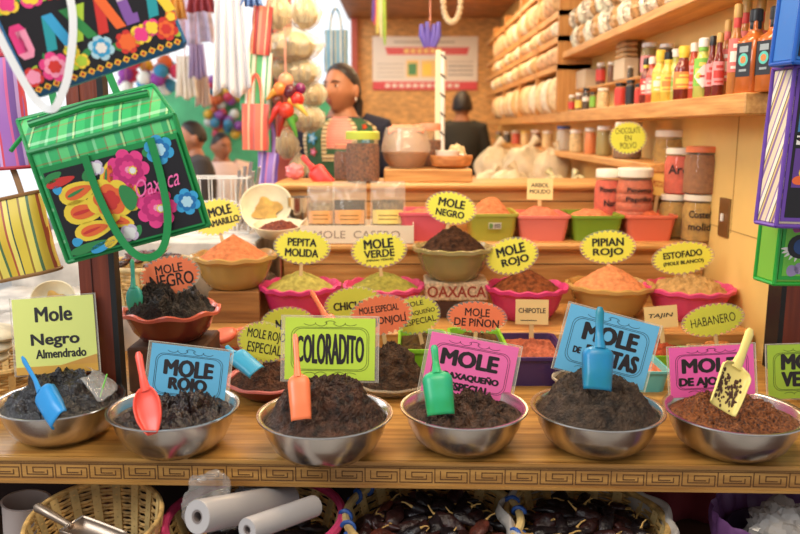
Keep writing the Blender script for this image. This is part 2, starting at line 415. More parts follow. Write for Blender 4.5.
# bits on the fruit mole
# cling film round the black almond mole
mb = MB()
def cf(u, v):
    a = -0.5 + u*1.9; r = .112*(0.55 + .42*v)
    x = r*math.cos(a); y = r*math.sin(a); z = .058*(1-(r/.112)**2.2) + .014 + .006*noise.noise(Vector((u*9, v*9, 3)))
    return (x, y, z)
mb.grid(cf, 30, 12, film('cling_film', (225, 228, 232), 0.22, 0.1))
tag(mb.build('cling_film', loc=(bx[0][0], bx[0][1], ZR+.004), solid=0.0008), 'crinkled clear film over the right side of the black almond mole', 'plastic film')
mb = MB(); mb.tube([W(100, 397, 1.49), W(107, 374, 1.50)], 0.0016, 6, mat('lime_stick', (130, 220, 90), 0.4)); tag(mb.build('green_straw', ), 'thin bright green straw stuck in the black almond mole', 'straw')

# ------------------------------------------------------------------ scoops
def scoop(top, tip, width, label, m, frac=0.5, kind='shovel', hw=0.008, deep=0.35, face=(0,-1,0), hollow=True, residue=None, grp='plastic scoops', cat='scoop'):
    """top / tip: world points; the blade takes frac of the length; hollow side turned to face"""
    top = Vector(top); tip = Vector(tip); L = (top-tip).length; z = (top-tip).normalized()
    f = Vector(face); y = -(f - z*f.dot(z)).normalized()
    if not hollow: y = -y
    x = y.cross(z)
    t = thing('scoop', label, cat, tip, Matrix((x, y, z)).transposed().to_euler(), grp)
    Lb = L*frac; mb = MB(); nv = 12; nu = 14
    def bl(u, v):
        s = -1 + 2*v
        if kind == 'spoon': wv = width/2*min(1, (math.sin(PI*min(1, max(0, .06+u*.90)))**.55)*1.02)*(0.75+.25*u)
        else: wv = width/2*(0.86+.14*u) * (1 if u < .80 else math.sqrt(max(0.04, 1-((u-.80)/.21)**2))*1.0)
        dp = width*deep*(1 if u < .8 else max(.25, 1-((u-.8)/.2)**2*.75))*(0.55+.45*min(1, u*3))
        a = s*PI/2
        xx = wv*math.copysign(abs(math.sin(a))**.75, a); yy = dp*(abs(math.cos(a))**.6) - dp*.5
        return (xx, yy, u*Lb)
    mb.grid(bl, nu, nv, m); b = mb.build('blade', t, solid=0.0022, ang=60)
    mb = MB(); pts = []; rr = []
    for i in range(11):
        q = i/10; pts.append((0, width*deep*(0.3-.3*min(1, q*3)), Lb*.93 + q*(L-Lb*.93))); rr.append(hw*(1.25-.5*min(1, q*2.5) + .2*q)*(1 if i < 10 else .55))
    mb.tube(pts, rr, 10, m, flat=0.45, up=(0, 1, 0))
    if kind == 'hole': pass
    mb.build('handle', t, ang=60)
    if residue:
        mb = MB()
        for i in range(110):
            u = RND.gauss(.40, .20); v = RND.choice((.34, .5, .64))+RND.gauss(0, .07)
            if not .04 < u < .82 or not .2 < v < .8: continue
            p = Vector(bl(u, v)); mb.ell((p.x, p.y-.0015, p.z), (RND.uniform(.0012, .0034), .0016, RND.uniform(.0015, .006)), residue, 7, 5)
        mb.build('residue', t)
    return t
def pl(name, rgb, rough=.35): return mat(name, rgb, rough, spec=.5)
BLUE = mat('blue_teal_plastic', (38, 140, 205), 0.35); CORAL = pl('coral_red_plastic', (238, 84, 66)); ORANGE = pl('orange_plastic', (240, 122, 74))
TEAL = mat('sea_green_plastic', (40, 172, 132), 0.35, var=1, vscale=14, var_rgb=(36, 160, 84)); BLUE2 = mat('azure_plastic', (26, 128, 196), .35, var=1, vscale=10, var_rgb=(20, 124, 140)); CREAM = pl('cream_plastic', (236, 214, 124))
scoop(W(22, 357, 1.50), W(58, 420, 1.375), .052, 'blue plastic scoop stuck in the leftmost bowl of black paste', BLUE, .46, hollow=False, hw=.006)
scoop(W(138, 352, 1.40), W(153, 434, 1.325), .056, 'coral red spoon-shaped scoop in the dark red mole', CORAL, .56, 'spoon', .008, .22)
scoop(W(295, 334, 1.40), W(301, 420, 1.315), .040, 'orange flat-ended scoop against the lime rectangular sign', ORANGE, .52, hollow=False, hw=.006)
scoop(W(434, 345, 1.45), W(441, 415, 1.385), .058, 'sea green scoop before the pink three-line sign', TEAL, .62, hollow=False, hw=.008, deep=.45)
scoop(W(600, 307, 1.44), W(598, 390, 1.37), .058, 'azure blue upright scoop on the charcoal mole dome', BLUE2, .52, hollow=False, hw=.009, deep=.4)
scoop(W(751, 329, 1.44), W(722, 409, 1.355), .064, 'cream plastic scoop smeared with dark mole', CREAM, .54, hollow=True, hw=.010, deep=.22, residue=mat('smear_brown', (74, 38, 20), .5))
# ------------------------------------------------------------------ bowls, tubs and powders on the steps
STEP2, STEP3, LEDGE = 0.806, 0.997, 1.166
def plastic_bowl(px, pyr, wpx, Y, zb, m, label, wavy=0.006, waves=12, rimm=None, grp='plastic bowls of ground moles'):
    c = W(px, pyr, Y); r = wpx*S(pyr, Y)/2; h = c.z - zb
    mb = MB()
    def mod(a, rr, z):
        k = max(0, (z/h-.72)/.28)
        return (rr*(1+wavy*2*k*math.cos(a*waves)*.25), z + wavy*.36*k*math.sin(a*waves))
    pr = [(0, 0), (r*.52, 0), (r*.60, h*.06), (r*.76, h*.35), (r*.87, h*.75), (r*.92, h*.88), (r, h*.90), (r, h*1.0), (r*.93, h*1.02), (r*.885, h*.93), (r*.84, h*.72), (r*.73, h*.36), (r*.56, h*.09), (0, h*.06)]
    if rimm: mb.lathe(pr[:6], 96, m, mod=mod); mb.lathe(pr[5:10], 96, rimm, mod=mod); mb.lathe(pr[9:], 96, m, mod=mod)
    else: mb.lathe(pr, 96, m, mod=mod)
    o = mb.build('plastic_bowl', loc=(c.x, Y, zb), ang=60); tag(o, label, 'bowl', grp)
    return c.x, Y, c.z, r, h
def tub(px, pyf, wpx, Yf, zb, L, m, label, grp='rectangular plastic tubs of powder', sw=.8):
    """tapered rectangular tub; Yf is the distance of its front rim"""
    c = W(px, pyf, Yf); wd = wpx*S(pyf, Yf)/2; h = c.z - zb; mb = MB()
    def ring(hw, hl, z, rc=.018):
        pts = []
        for (sx, sy, a0) in ((1, 1, 0), (-1, 1, 90), (-1, -1, 180), (1, -1, 270)):
            for k in range(4):
                a = math.radians(a0 + 30*k); pts.append((sx*(hw-rc) + rc*math.cos(a), sy*(hl-rc) + rc*math.sin(a), z))
        return pts
    hl = L/2
    rings = [ring(wd*sw, hl*.86, 0), ring(wd*.93, hl*.95, h*.9), ring(wd, hl, h*.9), ring(wd, hl, h), ring(wd*.9, hl*.93, h), ring(wd*sw*.93, hl*.8, .004)]
    mb.loft(rings, m)
    o = mb.build('plastic_tub', loc=(c.x, Yf+hl, zb), ang=45); tag(o, label, 'tub', grp)
    return c.x, Yf+hl, c.z, wd, hl
def tubheap(tb, H, m, label, seed, rough=.006, lump=0, px=0):
    x, y, z, wd, hl = tb
    mb = MB(); nx, ny = 40, 56; off = Vector((seed, seed*2, 0))
    def f(u, v):
        a, b = -1+2*u, -1+2*v; X, Yy = a*wd*.84, b*hl*.87
        e = (1-abs(a)**3)*(1-abs(b)**3)
        zz = H*math.exp(-((a-px)**2*.9 + b*b*.8))*e*1.15 + rough*noise.fractal(Vector((X, Yy, 0))*34+off, 1, 2, 5)*e*1.6
        return (X, Yy, zz)
    mb.grid(f, nx, ny, m)
    # underside
    mb.grid(lambda u, v: ((-1+2*u)*wd*.80, (-1+2*v)*hl*.82, -.02), 1, 1, m)
    return tag(mb.build('ground_powder', loc=(x, y, z-.014), ang=180, recalc=False), label, 'powder', None, 'stuff')
def powder(n, rgb, v=.14): return mat('powder_'+n, rgb, .95, var=v, vscale=70, bump=.35, bscale=260, spec=.15)
def heap(b, H, m, label, seed, name='ground_powder', cat='powder', rough=.004, lump=0, p=1.35, k=.86, lf=34, **kw):
    return mound(name, label, cat, (b[0], b[1], b[2]-b[4]*.16), b[3]*k, H + b[4]*.1, m, seed, rough, lump, p, lf=lf, depth=min(.03, b[4]*.3), **kw)
MAG = pl('magenta_plastic', (206, 52, 112), .4); MAG2 = pl('rose_magenta_plastic', (212, 66, 116), .4)
CLEARY = film('amber_clear_plastic', (196, 158, 88), .72, .2); CLEARG = film('smoky_clear_plastic', (172, 158, 104), .62, .15)
# lower step, left to right
# wooden box under the orange-powder bowl
c = W(237, 288, 2.2)
mb = MB(); mb.rbox(-.072, .072, -.07, .07, 0, c.z-STEP2, wood('brown_box_wood', (168, 116, 62), (126, 80, 40), 0), .003); mb.box(.052, .0725, -.0705, .0705, 0, c.z-STEP2-.003, wood('brown_box_wood', (0,0,0), (0,0,0)))
tag(mb.build('wooden_box', loc=(c.x, 2.22, STEP2), smooth=False), 'brown wooden box holding up the amber bowl of orange powder', 'box')
b = plastic_bowl(234, 254, 86, 2.22, c.z, CLEARY, 'amber see-through bowl of orange powder standing on a wooden box', .008, 10); heap(b, .062, powder('orange', (204, 120, 76)), 'cone of orange powder in the amber bowl on the box', 11, p=1.15)
b = plastic_bowl(300, 284, 82, 2.22, STEP2, MAG, 'magenta bowl of olive yellow powder below the PEPITA MOLIDA sign', .008, 14); heap(b, .045, powder('pepita', (172, 158, 78)), 'olive yellow ground pumpkin seed heap in a magenta bowl', 12)
b = plastic_bowl(384, 284, 83, 2.24, STEP2, MAG2, 'magenta bowl of dull green powder below the MOLE VERDE sign', .008, 14); heap(b, .043, powder('verde', (146, 136, 58)), 'dull green ground mole heap in a magenta bowl', 13)
# glass bowl on the painted block
blk = W(456, 280, 2.24); mb = MB(); mb.rbox(-.07, .07, -.06, .06, 0, .052, mat('shade_dark_plinth', (70, 40, 26), .7), .003)  # added spacer; its dark colour stands in for shade under the block
tag(mb.build('wooden_plinth', loc=(blk.x, 2.27, STEP2), smooth=False), 'wooden plinth, coloured dark as shade under the painted letter block', 'plinth')
hb = blk.z - STEP2 - .052
t = thing('painted_block', 'pale speckled block painted with red letters OAXACA under the green-grey glass bowl', 'block', (blk.x, 2.27, STEP2+.052))
mb = MB(); mb.rbox(-.093, .093, -.065, .065, 0, hb, mat('speckled_stone', (206, 176, 140), .8, var=.22, vscale=120), .004); mb.build('body', t)
mb = MB(); text(mb, 'OAXACA', 0, hb*.5, .17, hb*.6, -.0655, mat('red_brown_letter', (150, 48, 30), .7), .02); mb.build('lettering', t, recalc=False, smooth=False)
b = plastic_bowl(453, 246, 82, 2.265, blk.z, CLEARG, 'smoky clear bowl of dark crumbly mole on the OAXACA block', .004, 12); heap(b, .065, powder('negro', (62, 38, 24), .4), 'dark brown crumbly mole heap in the smoky clear bowl', 14, rough=.006, lump=.006, p=1.3)
b = plastic_bowl(526, 285, 84, 2.22, STEP2, MAG, 'magenta bowl of dark brown powder below the MOLE ROJO star sign', .007, 14); heap(b, .05, powder('rojo', (118, 62, 32), .3), 'dark brown red mole powder heap in a magenta bowl', 15, rough=.007)
b = plastic_bowl(610, 283, 88, 2.24, STEP2, CLEARY, 'amber clear bowl of pinkish orange powder below the PIPIAN ROJO sign', .005, 12); heap(b, .06, powder('pipian', (214, 132, 84)), 'pinkish orange powder cone below the PIPIAN ROJO sign', 16, rough=.005, p=1.25)
b = plastic_bowl(689, 286, 88, 2.22, STEP2, MAG2, 'magenta bowl of pale tan paste powder against the cream wall', .007, 14); heap(b, .035, powder('estofado', (186, 144, 88)), 'pale tan crumbly powder in the magenta bowl by the wall', 17, rough=.010, lump=.012, p=2)
# middle step: rectangular tubs
P1 = pl('coral_pink_plastic', (226, 120, 106)); P2 = pl('leaf_green_plastic', (116, 150, 40)); P3 = pl('olive_lime_plastic', (168, 164, 60)); P4 = pl('rose_plastic', (218, 94, 108)); P5 = pl('salmon_plastic', (218, 108, 82))
tb = tub(424, 213, 52, 2.45, STEP3, .20, P4, 'rose pink tub half hidden by the small MOLE NEGRO star sign'); tubheap(tb, .012, powder('coral', (210, 118, 86)), 'coral powder in the rose tub behind the MOLE NEGRO star', 21)
tb = tub(494, 214, 52, 2.45, STEP3, .20, P3, 'olive lime tub with a small barcode sticker'); tubheap(tb, .05, powder('orange', (0,0,0)), 'orange brown powder mounded in the olive lime tub', 22)
c0 = (tb[0], tb[1]-tb[4]*.93, STEP3)
mb = MB(); mb.box(-.018, .022, 0, .001, .035, .055, mat('sticker_white', (222, 216, 200), .6)); mb.box(-.016, -.004, -.0006, 0, .037, .053, mat('sticker_green', (120, 160, 80), .6))
for i in range(7): mb.box(.001+i*.0028, .0022+i*.0028, -.0006, 0, .038, .052, INK)
tag(mb.build('barcode_sticker', loc=(c0[0], c0[1]-.012, c0[2]+.008), rot=(.18, 0, 0)), 'small barcode sticker on the olive lime tub', 'sticker')
tb = tub(545, 216, 56, 2.45, STEP3, .20, P1, 'coral pink tub below the ARBOL MOLIDO sign'); tubheap(tb, .03, powder('coral', (0,0,0)), 'coral ground chili in the coral pink tub', 23)
tb = tub(599, 216, 55, 2.45, STEP3, .20, P2, 'leaf green tub below the jars with white lids'); tubheap(tb, .022, powder('terracotta', (216, 124, 84)), 'terracotta powder in the leaf green tub', 24)
tb = tub(653, 216, 54, 2.45, STEP3, .20, P5, 'salmon orange tub beside the Costeño jar'); tubheap(tb, .022, powder('brick', (208, 104, 66)), 'brick orange powder in the salmon tub', 25)
# counter level behind the steel bowls
c = W(172, 345, 1.79); mb = MB(); mb.rbox(-.09, .09, -.085, .085, 0, c.z-CT, mat('dark_stained_wood', (88, 54, 32), .7, var=.25, vscale=12), .004)
tag(mb.build('wooden_crate', loc=(-.552, 1.85, CT), smooth=False), 'dark stained crate under the glossy brick red bowl', 'crate')
BRICK = mat('glossy_brick_red', (112, 46, 34), .2)
b = plastic_bowl(171, 308, 98, 1.85, c.z, BRICK, 'glossy brick red bowl with wavy rim holding black mole chunks', .012, 8, rimm=mat('terracotta_rim', (196, 92, 70), .3))
heap(b, .045, pastem('black_brown_chunks', (64, 50, 40), (24, 17, 13), .45), 'black brown mole chunks in the brick red wavy bowl', 31, 'mole_paste', 'mole paste', rough=.016, lump=.046, p=2.6, k=.88, lf=17)
b = plastic_bowl(229, 352, 66, 1.98, CT, BRICK, 'small brick bowl of dark red powder with a coral scoop', .003, 10); heap(b, .012, powder('dark_red', (120, 56, 34), .3), 'dark red powder under the coral scoop', 32)
PINKB = mat('dusky_pink_plastic', (206, 118, 116), .3)
b = plastic_bowl(272, 377, 94, 1.76, CT, mat('maroon_plastic', (120, 58, 52), .3), 'dusky pink bowl of reddish crumbs holding the MOLE ROJO ESPECIAL sign', .003, 10, rimm=PINKB); heap(b, .04, pastem('red_brown_crumb', (112, 66, 40), (56, 28, 18), .6), 'reddish brown crumbly mole in the dusky pink bowl', 33, 'mole_paste', 'mole paste', rough=.008, lump=.012, p=1.6)
b = plastic_bowl(391, 379, 78, 1.78, CT, film('clear_bowl_glass', (214, 200, 176), .4, .08), 'clear bowl of brown mole behind the lime rectangular sign', .002, 10)
heap(b, .088, pastem('walnut_brown_crumb', (98, 66, 40), (54, 34, 20), .6), 'tall walnut brown crumbly mole mound behind the lime sign', 34, 'mole_paste', 'mole paste', rough=.010, lump=.014, p=2.2)
LIME = pl('lime_green_plastic', (128, 190, 44)); PURP = pl('dark_violet_plastic', (62, 42, 92)); AQUA = pl('aqua_plastic', (96, 176, 172))
tb = tub(424, 350, 52, 1.82, CT, .20, LIME, 'lime green tub below the yellow star half hidden by orange'); tubheap(tb, .02, powder('dark_olive', (82, 62, 34), .3), 'dark olive crumbs in the lime tub left of the PIÑON sign', 35, rough=.008)
tb = tub(481, 350, 58, 1.82, CT, .22, LIME, 'lime green tub below the orange MOLE DE PIÑON star'); tubheap(tb, .018, powder('dark_olive2', (92, 64, 32), .3), 'dark brown crumbs below the PIÑON star', 36, rough=.007)
tb = tub(538, 358, 68, 1.80, CT, .235, PURP, 'dark violet tub of red chipotle powder'); tubheap(tb, .012, powder('chipotle', (172, 92, 66), .2), 'red chipotle powder hollowed in the dark violet tub', 37, rough=.012)
tb = tub(650, 372, 46, 1.76, CT, .16, AQUA, 'aqua tub of orange powder peeking out right of the blue fruit mole sign'); tubheap(tb, .006, powder('coral', (0,0,0)), 'orange powder in the aqua tub', 38)
b = plastic_bowl(577, 377, 50, 1.76, CT, film('milky_clear_plastic', (222, 210, 184), .5, .2), 'milky clear bowl of dark seeds behind the fruit mole dome', .002, 8, grp='small bowls behind the front row'); heap(b, .025, pastem('speckled_seed', (120, 96, 66), (44, 34, 26), .6), 'dark speckled seeds in the milky clear bowl', 39, 'spice_seeds', 'seeds', rough=.006, lump=.006)
tb = tub(669, 356, 62, 1.94, CT, .10, LIME, 'lime green tub of dark red powder below the TAJIN sign'); tubheap(tb, .03, powder('tajin', (152, 66, 40), .3), 'dark red seasoning mounded in the lime tub', 40, rough=.010)
tb = tub(727, 354, 58, 1.94, CT, .10, film('frosted_tub', (232, 196, 130), .75, .3), 'frosted clear tub of orange powder below the HABANERO sign'); tubheap(tb, .03, powder('habanero', (200, 128, 70), .15), 'orange habanero powder in the frosted tub', 41)
# half-hidden bowl at the far right
mb = MB(); r = .085; mb.lathe([(0,0),(r*.6,0),(r*.78,.02),(r*.95,.066),(r,.068),(r,.072),(r*.92,.07),(r*.72,.02),(0,.005)], 60, mat('yellow_cream_bowl', (216, 190, 130), .3))
rb = W(806, 378, 1.76); tag(mb.build('plastic_bowl', loc=(rb.x, 1.76, CT)), 'cream bowl of dark green mole at the right edge', 'bowl')
mound('mole_paste', 'dark green brown mole in the cream bowl at the right edge', 'mole paste', (rb.x, 1.76, CT+.058), .074, .03, pastem('green_brown_paste', (86, 84, 40), (44, 42, 20), .5), 42, .008, .012)

# scoops farther back
scoop(W(132, 259, 1.84), W(135, 314, 1.80), .044, 'sea green scoop upright in the brick red wavy bowl', mat('teal_blue_plastic', (42, 150, 168), .35, var=1, vscale=10, var_rgb=(60, 160, 90)), .5, 'spoon', .006, .25, hollow=False)
scoop(W(226, 346, 1.72), W(257, 372, 1.655), .046, 'sky blue scoop lying in the dusky pink bowl', mat('sky_blue_plastic', (60, 158, 196), .35), .72, hollow=False, hw=.006, face=(0, -.6, .8))
scoop(W(243, 328, 1.99), W(205, 341, 1.94), .050, 'coral scoop lying on dark red powder', pl('salmon_scoop', (240, 118, 90)), .8, 'spoon', .006, .3, face=(0, -.6, .8), hollow=False)
scoop(W(311, 291, 1.90), W(336, 334, 1.80), .036, 'orange scoop handle leaning behind the lime rectangular sign', ORANGE, .4, hollow=False, hw=.007)
scoop(W(302, 156, 2.80), W(329, 186, 2.77), .066, 'red scoop leaning on the top ledge left of the brown crumb jars', pl('red_plastic', (214, 60, 52)), .6, hollow=False, hw=.012)
scoop(W(616, 404-50, 1.80), W(602, 372, 1.77), .03, 'coral scoop peeking out behind the blue fruit mole sign', pl('salmon_scoop', (0,0,0)), .6, 'spoon', .005, .3)

# ------------------------------------------------------------------ signs
YEL = mat('fluor_yellow_card', (234, 226, 76), .55); YELG = mat('yellow_green_card', (214, 212, 70), .55); ORG = mat('fluor_orange_card', (244, 128, 84), .55)
SLEEVE = film('clear_sleeve', (238, 232, 215), .16, .12)
def star_sign(lines, px, py, wpx, hpx, Y, roll, m, label, teeth=30, stick=.06, lean=-.12, bold=.036, down=None):
    c = W(px, py, Y); s = S(py, Y); a, h = wpx*s/2, hpx*s/2
    t = thing('star_sign', label, 'sign', c, (lean, -math.radians(roll), 0), 'zigzag star price cards')
    pts = []
    for i in range(teeth*2):
        an = PI*2*i/(teeth*2); q = 1.02 if i % 2 == 0 else .875
        pts.append((a*q*math.cos(an), h*q*math.sin(an)))
    mb = MB(); mb.plate(pts, -.0006, .0006, m); mb.build('card', t, smooth=False)
    mb = MB()
    el = [(a*1.035*math.cos(PI*2*i/40), h*1.035*math.sin(PI*2*i/40)) for i in range(40)]
    mb.plate(el, .0006, .0011, SLEEVE); mb.build('laminate', t, smooth=False)
    mb = MB()
    for (tx, dx, dz, lw, lh) in lines: text(mb, tx, dx*a*2, dz*h*2, lw*a*2, lh*h*2, -.0011, INK, bold)
    mb.build('lettering', t, recalc=False, smooth=False)
    if stick:
        mb = MB(); mb.rbox(-.005, .005, .0012, .0032, -h-stick, -h*.4, STICK, .0006); mb.build('stick', t, smooth=False)
    return t
L2 = lambda A, B, a=.55, b=.62: [(A, 0, .15, a, .24), (B, 0, -.17, b, .24)]
star_sign([('PEPITA', 0, .14, .52, .23), ('MOLIDA', 0, -.17, .60, .24)], 302, 247, 56, 34, 2.20, -3, YEL, 'yellow star sign reading PEPITA MOLIDA')
star_sign([('MOLE', 0, .18, .54, .28), ('VERDE', 0, -.10, .56, .22), ('(PIPIAN VERDE)', 0, -.29, .5, .08)], 379, 250, 55, 35, 2.22, 5, YEL, 'yellow star sign reading MOLE VERDE')
star_sign([('MOLE', .10, .14, .46, .27), ('AMARILLO', .12, -.16, .62, .19)], 216, 217, 52, 36, 2.24, 14, mat('warm_yellow_card', (244, 222, 92), .55), 'yellow star sign reading MOLE AMARILLO beside the green bag')
star_sign([('MOLE', 0, .15, .54, .27), ('NEGRO', 0, -.17, .58, .22)], 451, 208, 50, 32, 2.27, -10, YEL, 'yellow star sign reading MOLE NEGRO above the OAXACA block')
star_sign([('MOLE', 0, .17, .56, .28), ('ROJO', .04, -.17, .54, .28)], 512, 256, 52, 36, 2.22, 14, YEL, 'yellow star sign reading MOLE ROJO, two lines only')
star_sign([('PIPIAN', 0, .15, .58, .25), ('ROJO', 0, -.17, .56, .28)], 608, 247, 55, 33, 2.25, 2, YEL, 'yellow star sign reading PIPIAN ROJO')
star_sign([('ESTOFADO', 0, .12, .64, .21), ('(MOLE BLANCO)', 0, -.15, .66, .15)], 683, 258, 61, 32, 2.22, 7, YEL, 'yellow star sign reading ESTOFADO beside the cream wall')
star_sign([('HABANERO', 0, 0, .72, .28)], 713, 320, 62, 32, 1.95, 11, YELG, 'hand lettered yellow star sign reading HABANERO', bold=.0)
star_sign([('MOLE ROJO', .03, .15, .74, .30), ('ESPECIAL', .03, -.16, .66, .26)], 264, 342, 52, 40, 1.75, -10, YELG, 'yellow green star sign reading MOLE ROJO ESPECIAL', bold=.008, down=1)
star_sign([('N', -.17, -.02, .12, .30)], 288, 324, 54, 34, 1.87, 2, YELG, 'olive yellow star sign mostly hidden behind the lime rectangular sign')
star_sign([('CHICHILO', 0, -.04, .72, .24)], 354, 304, 58, 34, 1.95, 5, YELG, 'yellow green star sign reading CHICHILO')
star_sign([('MOLE', .0, .30, .4, .13), ('OAXAQUEÑO', .02, .06, .78, .16), ('ESPECIAL', .06, -.17, .66, .16)], 416, 315, 48, 38, 1.88, 12, YELG, 'yellow green star sign half hidden behind an orange star sign', bold=.01)
star_sign([('MOLE ESPECIAL', -.02, .16, .64, .17), ('DE AJONJOLÍ', .0, -.14, .80, .28)], 381, 315, 62, 40, 1.82, 8, ORG, 'orange star sign reading MOLE ESPECIAL DE AJONJOLÍ', bold=.012)
star_sign([('MOLE', 0, .17, .46, .24), ('NEGRO', .02, -.13, .74, .34)], 170, 275, 60, 38, 1.86, 9, ORG, 'orange star sign reading MOLE NEGRO over the brick red bowl', bold=.014)
star_sign([('MOLE', 0, .15, .42, .26), ('DE PIÑON', .0, -.15, .76, .32)], 477, 317, 59, 31, 1.86, -4, ORG, 'orange star sign reading MOLE DE PIÑON', bold=.014)
star_sign([('CHOCOLATE', 0, .23, .66, .18), ('EN', 0, .0, .18, .17), ('POLVO', 0, -.23, .44, .19)], 628, 138, 37, 32, 2.70, 3, YELG, 'yellow green star sign reading CHOCOLATE EN POLVO hung on a jar', stick=0, bold=0)

def card_sign(lines, px, py, wpx, hpx, Y, roll, rgb, label, ornate=True, lean=-.16, pocket=None, sleeve=.045, stick=0, bold=.052, warp=0, shear=0, name='paper_sign', yaw=0, grp='rectangular paper signs', txtm=None):
    c = W(px, py, Y); s = S(py, Y); a, h = wpx*s/2, hpx*s/2
    t = thing(name, label, 'sign', c, (lean, -math.radians(roll), yaw), grp)
    m = mat('card_%d_%d_%d' % rgb, rgb, .6)
    mb = MB(); mb.box(-a, a, -.0005, .0005, -h, h, m); mb.build('card', t, smooth=False)
    if sleeve:
        k = sleeve*a*2; mb = MB(); mb.box(-a-k, a+k, .0006, .0012, -h-k*.6, h+k*.6, SLEEVE)
        for (x0, x1, z0, z1) in ((-a-k, a+k, h+k*.6-.0012, h+k*.6), (-a-k, -a-k+.0012, -h-k*.6, h+k*.6), (a+k-.0012, a+k, -h-k*.6, h+k*.6)): mb.box(x0, x1, -.0006, .0012, z0, z1, mat('sleeve_seam', (226, 218, 200), .2, alpha=.4))
        mb.build('sleeve', t, smooth=False)
    mb = MB()
    for (tx, dx, dz, lw, lh) in lines: text(mb, tx, dx*a*2, dz*h*2, lw*a*2, lh*h*2, -.001, txtm or mat('soft_black_ink', (34, 26, 28), .6), bold, warp=warp, shear=shear)
    mb.build('lettering', t, recalc=False, smooth=False)
    if ornate:
        mb = MB(); lw = .0004
        def stroke(pts):
            for p, q in zip(pts, pts[1:]):
                d = Vector((q[0]-p[0], 0, q[1]-p[1])); L = d.length
                if L < 1e-6: continue
                nrm = Vector((-d.z, 0, d.x))/L*lw
                P, Q = Vector((p[0], -.001, p[1])), Vector((q[0], -.001, q[1]))
                mb.add([P-nrm, Q-nrm, Q+nrm, P+nrm], [(0, 1, 2, 3)], INK)
        for f in (.86, .82):
            A, B, r = a*f, h*(f-.16), h*.28; pts = []
            for (sx, sz, a0) in ((1, 1, 0), (-1, 1, 90), (-1, -1, 180), (1, -1, 270)):
                for i in range(7):
                    an = math.radians(a0 + 15*i); pts.append((sx*(A-r) + r*math.cos(an), sz*(B-r) + r*math.sin(an)))
            stroke(pts + pts[:1])
        for sz in (1, -1):
            for sx in (1, -1):
                pts = []
                for i in range(40):
                    u = i/39; an = u*4.2*PI
                    pts.append((sx*a*(.02 + u*.52) + sx*a*.05*math.cos(an), sz*(h*.80 + h*.07*math.sin(an)*(1-.5*u))))
                stroke(pts)
            stroke([(a*.12*math.cos(PI*i/12), sz*(h*.84 + h*.07*math.sin(PI*i/12))) for i in range(13)])
        mb.build('border_line', t, recalc=False, smooth=False)
    if pocket:
        mb = MB(); mb.box(-a, a, -.0014, -.0008, -h, -h*.80, mat('amber_stain', (212, 158, 66), .3)); 
        mb.add([(a*.1, -.0015, -h*.80), (a, -.0015, -h*.80), (a, -.0015, -h*.56)], [(0, 1, 2)], mat('amber_stain2', (206, 150, 70), .3)); mb.build('stained_strip', t, recalc=False)
    if stick:
        mb = MB(); mb.rbox(-.006, .006, .001, .004, -h-stick, -h*.3, STICK, .0008); mb.build('stick', t, smooth=False)
    return t
card_sign([('Mole', 0, .28, .46, .20), ('Negro', .0, -.07, .60, .20), ('Almendrado', .06, -.24, .62, .12)], 55, 335, 82, 76, 1.575, 4, (222, 224, 122), 'pale yellow green sign reading Mole Negro Almendrado', ornate=False, pocket=True, bold=.028, sleeve=.03)
card_sign([('MOLE', 0, .12, .64, .26), ('ROJO', .01, -.18, .50, .26)], 188, 376, 78, 58, 1.525, -7, (98, 176, 214), 'blue sign reading MOLE ROJO in the second steel bowl from left', warp=.2)
card_sign([('COLORADITO', 0, 0, .76, .40)], 330, 349, 90, 62, 1.515, -1, (190, 216, 66), 'lime sign reading COLORADITO', warp=.28, bold=.018)
card_sign([('MOLE', -.02, .14, .66, .28), ('OAXAQUEÑO', .02, -.15, .66, .15), ('ESPECIAL', .03, -.33, .46, .14)], 470, 369, 89, 60, 1.545, -11, (240, 110, 172), 'pink sign reading MOLE OAXAQUEÑO ESPECIAL', sleeve=.04)
card_sign([('MOLE', .01, .16, .62, .28), ('FRUTAS', .08, -.16, .60, .27), ('DE', -.31, -.15, .09, .10)], 607, 347, 93, 66, 1.54, -15, (104, 182, 222), 'tilted blue sign reading MOLE DE FRUTAS', sleeve=.03)
card_sign([('MOLE', -.03, .12, .66, .30), ('DE AJO', -.17, -.22, .46, .22)], 712, 371, 84, 50, 1.53, 3, (236, 96, 170), 'pink sign reading MOLE DE AJO behind the cream scoop', sleeve=.03)
card_sign([('MOLE', .0, .18, .66, .30), ('VERDE', .0, -.14, .66, .28)], 806, 371, 76, 54, 1.645, 2, (160, 194, 56), 'green sign reading MOLE VERDE cut by the right edge', sleeve=.03)
TAN = (232, 196, 130)
card_sign([('ARBOL', 0, .18, .7, .2), ('MOLIDO', 0, -.12, .8, .2)], 540, 189, 26, 21, 2.56, -1, (240, 208, 140), 'small tan card reading ARBOL MOLIDO on a white stick', ornate=False, sleeve=0, stick=.05, bold=.02, name='small_card', grp='small tan cards on sticks')
card_sign([('CHIPOTLE', 0, .06, .82, .2), ('_______', -.1, -.34, .5, .03)], 532, 312, 33, 25, 1.96, -1, TAN, 'small tan card reading CHIPOTLE', ornate=False, sleeve=0, stick=.06, bold=.02, name='small_card', grp='small tan cards on sticks')
card_sign([('TAJIN', 0, .05, .74, .24)], 661, 317, 33, 22, 2.00, 5, TAN, 'small tan card reading TAJIN', ornate=False, sleeve=0, stick=.06, bold=.02, shear=.2, name='small_card', grp='small tan cards on sticks')
card_sign([('POZOLE', 0, .0, .78, .26)], 659, 184, 16, 23, 2.58, -8, (244, 204, 104), 'small yellow card reading POZOLE beside the paprika jar', ornate=False, sleeve=0, stick=.07, bold=.01, name='small_card', grp='small tan cards on sticks', txtm=mat('orange_ink', (190, 66, 30), .6))
